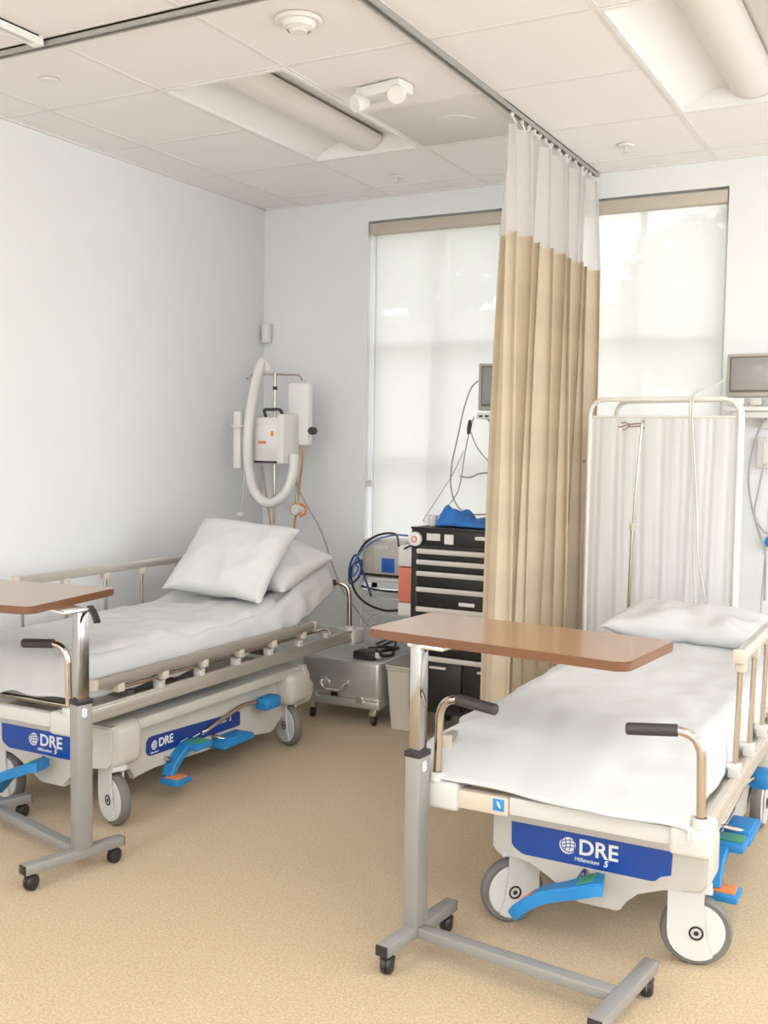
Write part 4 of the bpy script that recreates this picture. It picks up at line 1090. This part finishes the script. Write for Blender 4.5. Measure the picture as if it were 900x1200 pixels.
# ================================================================== CABLES BY THE RACK
cable('navy_cable', [(-2.56, 4.93, 0.955), (-2.66, 5.08, 1.0), (-2.80, 5.16, 0.985), (-2.90, 5.17, 0.93), (-2.955, 5.17, 0.84), (-2.99, 5.17, 0.76), (-2.96, 5.16, 0.66), (-2.88, 5.15, 0.595), (-2.76, 5.14, 0.565), (-2.64, 5.10, 0.58)], 0.0065, BLACK, 'black cable looping widely left of the red sharps container')
cable('navy_cable', [(-2.98, 5.18, 0.80), (-2.92, 5.17, 0.83), (-2.93, 5.16, 0.74), (-2.985, 5.15, 0.70), (-2.99, 5.16, 0.80), (-2.95, 5.16, 0.86), (-2.91, 5.17, 0.76), (-2.86, 5.16, 0.66), (-2.85, 5.16, 0.63)], 0.0062, CABLEB, 'navy blue cable coiled on the hook left of the rack')
cable('blue_cable', [(-2.62, 5.15, 0.99), (-2.72, 5.17, 0.985), (-2.82, 5.165, 0.955), (-2.90, 5.16, 0.90), (-2.955, 5.15, 0.82), (-2.965, 5.15, 0.74), (-2.93, 5.15, 0.79), (-2.97, 5.15, 0.81)], 0.0055, mat('pale_blue_cable', (0.12, 0.25, 0.55), 0.4), 'pale blue cable arching over the cream medical unit')
cable('black_cable', [(-2.92, 5.17, 0.685), (-2.84, 5.16, 0.675), (-2.74, 5.15, 0.672), (-2.62, 5.12, 0.68)], 0.006, BLACK, 'short black cable running level under the cream unit')
cable('white_cord', [(-2.87, 5.17, 0.36), (-2.90, 5.19, 0.45), (-2.84, 5.19, 0.53), (-2.77, 5.18, 0.47), (-2.74, 5.18, 0.36), (-2.68, 5.18, 0.30)], 0.004, CABLEW, 'thin pale cord looped above the aluminium case')
cable('grey_cord', [(-2.58, 5.12, 0.50), (-2.66, 5.15, 0.44), (-2.74, 5.15, 0.40), (-2.80, 5.13, 0.37)], 0.006, BLACK, 'dark cord dropping behind the bin onto the case')

# monitor leads before the left window
cable('monitor_lead', [(-2.215, 5.14, 1.83), (-2.25, 5.13, 1.79), (-2.285, 5.12, 1.68), (-2.32, 5.12, 1.52), (-2.345, 5.11, 1.38), (-2.345, 5.11, 1.26), (-2.30, 5.10, 1.165), (-2.22, 5.10, 1.13), (-2.12, 5.10, 1.135), (-2.02, 5.1, 1.16)], 0.004, CABLEG, 'grey monitor lead making a long loop left of the curtain')
cable('monitor_lead', [(-2.235, 5.14, 1.64), (-2.255, 5.13, 1.56), (-2.275, 5.12, 1.44), (-2.295, 5.12, 1.30), (-2.32, 5.11, 1.22), (-2.40, 5.1, 1.12), (-2.43, 5.05, 1.085)], 0.0032, CABLEG, 'thinner monitor lead hanging inside the long loop')
cable('monitor_lead', [(-2.25, 5.13, 1.57), (-2.21, 5.12, 1.49), (-2.15, 5.12, 1.42), (-2.06, 5.12, 1.36)], 0.0032, CABLEG, 'short monitor lead slanting right into the curtain')
cable('monitor_lead', [(-2.30, 5.12, 1.325), (-2.24, 5.12, 1.322), (-2.18, 5.12, 1.345), (-2.06, 5.12, 1.35)], 0.0045, CABLEG, 'forked sensor lead lying level before the left window')
cable('thin_wire', [(-2.29, 5.14, 1.46), (-2.35, 5.13, 1.33), (-2.43, 5.1, 1.19), (-2.475, 5.05, 1.09), (-2.40, 4.95, 1.085)], 0.0022, CABLEG, 'very thin wire slanting down to the left end of the cart')
pl = tag(root('lead_plug', (-2.25, 5.125, 1.59)), 'dark plug hanging below the monitor by the curtain', 'plug')
MB().tube([(0, 0, 0.035), (-0.003, 0, 0), (-0.008, 0, -0.04)], [0.007, 0.012, 0.008], 10).build('plug_body', GRIP, pl)

# ================================================================== FOLDING SCREEN
fs = tag(root('folding_screen', (-1.235, 5.06, 0)), 'white folding privacy screen standing behind the head of the right bed', 'screen')
def panel(x0, y0, x1, y1, zt):
    p = fillet([(x0, y0, 0.06), (x0, y0, zt), (x1, y1, zt), (x1, y1, 0.06)], 0.085, 8)
    f = MB().tube(p, 0.0115, 12); f.tube([(x0, y0, 0.2), (x1, y1, 0.2)], 0.008, 8)
    fo = f.build('panel_frame', TUBEW, fs)
    MB().tube([(x0 + 0.012, y0, zt - 0.085), (x1 - 0.012, y1, zt - 0.085)], 0.006, 8).build('curtain_rod', TUBEW, fo)
    def cl_(u, v):
        k = 2 * PI * 17 * u
        a = 0.0018 + 0.0015 * math.sin(u * 40); e = 0.016
        dx, dy = (x1 - x0), (y1 - y0); L = math.hypot(dx, dy); nx, ny = -dy / L, dx / L
        off = a * math.sin(k + 2.2 * math.sin(v * 2 + u * 7)) + 0.004 * math.sin(k * 0.37 + v * 3)
        return Vector((x0 + dx * (e + (1 - 2 * e) * u) + nx * off, y0 + dy * (e + (1 - 2 * e) * u) + ny * off, zt - 0.078 - (zt - 0.30) * v))
    MB().grid(210, 8, cl_).build('panel_cloth', SCRCLOTH, fo, recalc=False, ang=70)
    return fo
panel(-0.355, 0.03, 0.36, 0.03, 1.725)
panel(-0.30, 0.30, 0.365, 0.065, 1.725)
for z in (0.5, 1.4): MB().box((0.362, 0.047, z), (0.03, 0.04, 0.03), 0.004).build('hinge', TUBEW, fs)
MB().tube([(-0.385, 0.03, 1.42), (-0.345, 0.03, 1.42)], 0.006, 8).build('hinge_pin', CHROME, fs)
for x in (-0.355, 0.36):
    MB().tube([(x, -0.10, 0.05), (x, 0.16, 0.05)], 0.011, 8).build('foot_bar', TUBEW, fs)
    for yy in (-0.10, 0.16):
        MB().lathe([(0, -0.01), (0.022, -0.008), (0.022, 0.008), (0, 0.01)], (x, yy, 0.023), (1, 0, 0), 14).build('caster', BLACK, fs)

# drip pole on bed 2
ip = tag(root('iv_pole', (-1.325, 4.955, 0.0)), 'thin drip pole rising at the left head corner of the right bed', 'iv pole')
MB().tube([(-0.01, 0, 0.50), (0.0, 0, 1.12)], 0.0085, 10).build('lower_pole', CHROME, ip)
MB().tube([(0, 0, 1.10), (0.03, 0, 1.605)], 0.005, 10).build('upper_pole', CHROME, ip)
MB().lathe([(0.011, 0), (0.014, 0.01), (0.014, 0.03), (0.008, 0.035)], (0, 0, 1.10), (0, 0, 1), 14).build('pole_clamp', BEIGE, ip)
MB().box((-0.005, 0, 0.495), (0.05, 0.05, 0.05), 0.006).build('socket', BLACK, ip)
hh = MB()
hh.tube(fillet([(0.045, 0, 1.615), (0.03, 0, 1.62), (0.03, 0, 1.59), (0.045, 0, 1.585)], 0.008, 3), 0.0035, 8)
hh.tube([(0.03, 0, 1.606), (-0.03, 0, 1.602)], 0.004, 8); hh.tube([(0.03, 0, 1.594), (-0.03, 0, 1.590)], 0.004, 8)
for dz, dxx in ((0.012, 0.0), (-0.006, -0.012), (-0.02, 0.008)):
    hh.tube(fillet([(-0.03, 0, 1.60 + dz * 0.3), (-0.05 + dxx, 0, 1.60 + dz), (-0.07 + dxx, 0, 1.592 + dz), (-0.066 + dxx, 0, 1.612 + dz)], 0.008, 3), 0.0035, 8)
hh.build('hook_arm', CHROME, ip)

# tubing over the screen
cable('clear_tube', [(-0.965, 5.18, 1.82), (-0.99, 5.12, 1.795), (-1.03, 5.07, 1.772), (-1.075, 5.062, 1.752), (-1.085, 5.055, 1.70), (-1.082, 5.05, 1.60), (-1.065, 5.045, 1.42), (-1.05, 5.04, 1.25), (-1.035, 5.04, 1.0), (-1.01, 5.03, 0.88), (-0.99, 5.02, 0.78)], 0.0045, CABLEW, 'clear oxygen tube draped over the folding screen', 'tube')
cable('clear_tube', [(-1.07, 5.062, 1.757), (-1.095, 5.055, 1.72), (-1.095, 5.05, 1.62), (-1.075, 5.045, 1.42), (-1.06, 5.04, 1.22), (-1.055, 5.04, 1.0), (-1.045, 5.03, 0.86), (-1.035, 5.02, 0.77)], 0.0042, CABLEW, 'second run of clear tube down the front of the folding screen', 'tube')
cable('wall_cable', [(-0.77, 5.33, 1.66), (-0.82, 5.38, 1.62), (-0.86, 5.40, 1.50), (-0.878, 5.40, 1.36), (-0.86, 5.41, 1.22), (-0.82, 5.42, 1.08), (-0.79, 5.43, 0.98), (-0.785, 5.43, 0.75)], 0.0055, CABLEG, 'grey cable sagging on the wall left of the outlet box')
cable('wall_cable', [(-0.81, 5.42, 1.42), (-0.83, 5.42, 1.30), (-0.845, 5.42, 1.18), (-0.80, 5.42, 1.09), (-0.74, 5.42, 1.09)], 0.005, CABLEG, 'shorter grey cable looping below the outlet box')
cable('wall_cable', [(-0.785, 5.44, 1.40), (-0.785, 5.44, 1.2), (-0.79, 5.44, 1.0), (-0.80, 5.44, 0.8), (-0.80, 5.44, 0.6)], 0.004, CABLEW, 'pale straight cable below the outlet box at the right edge')

# ================================================================== OUTSIDE (seen faintly through the blinds)
gd = MB().box((-2, 13, -0.35), (40, 15, 0.3)).build('ground', BRICKOUT); gd['kind'] = 'structure'
def tree(x, y, h, r, label, seed):
    t = tag(root('tree', (x, y, -0.2)), label, 'tree')
    MB().tube([(0, 0, 0), (0.05, 0, h * 0.4), (0, 0.05, h * 0.8)], [0.14, 0.11, 0.05], 10).build('trunk', BARK, t)
    rn = random.Random(seed); q = MB()
    for k in range(1500):
        d = Vector((rn.gauss(0, 1), rn.gauss(0, 1), rn.gauss(0, 1))).normalized() * r * rn.random() ** 0.4
        c = Vector((0, 0, h)) + Vector((d.x, d.y, d.z * 0.85)); s_ = 0.09 + 0.07 * rn.random()
        u = Vector((rn.gauss(0, 1), rn.gauss(0, 1), rn.gauss(0, 1))).normalized(); v = u.orthogonal().normalized()
        vs = [q.bm.verts.new(c + u * s_ * a + v * s_ * 0.5 * e) for a, e in ((-1, 0), (0, -1), (1, 0), (0, 1))]; q.bm.faces.new(vs)
    o = q.build('foliage', LEAF, t, recalc=False); o['kind'] = 'stuff'
    return t
ob_ = tag(root('building', (-3, 17.5, -0.2)), 'pale neighbouring building outside, dimly seen through the blinds', 'building')
MB().box((0, 0, 1.75), (26, 6, 3.5)).build('wall', mat('outside_render', (0.62, 0.61, 0.58), 0.9), ob_)
MB().box((0, 0, 3.56), (26.6, 6.6, 0.14)).build('roof_edge', mat('outside_roof', (0.3, 0.28, 0.26), 0.9), ob_)
tree(-4.9, 10.2, 4.0, 1.15, 'dark leafy tree outside, dimly seen through the left blind', 1)
tree(-2.2, 11.5, 3.2, 1.1, 'leafy tree outside, dimly seen through the right blind', 2)
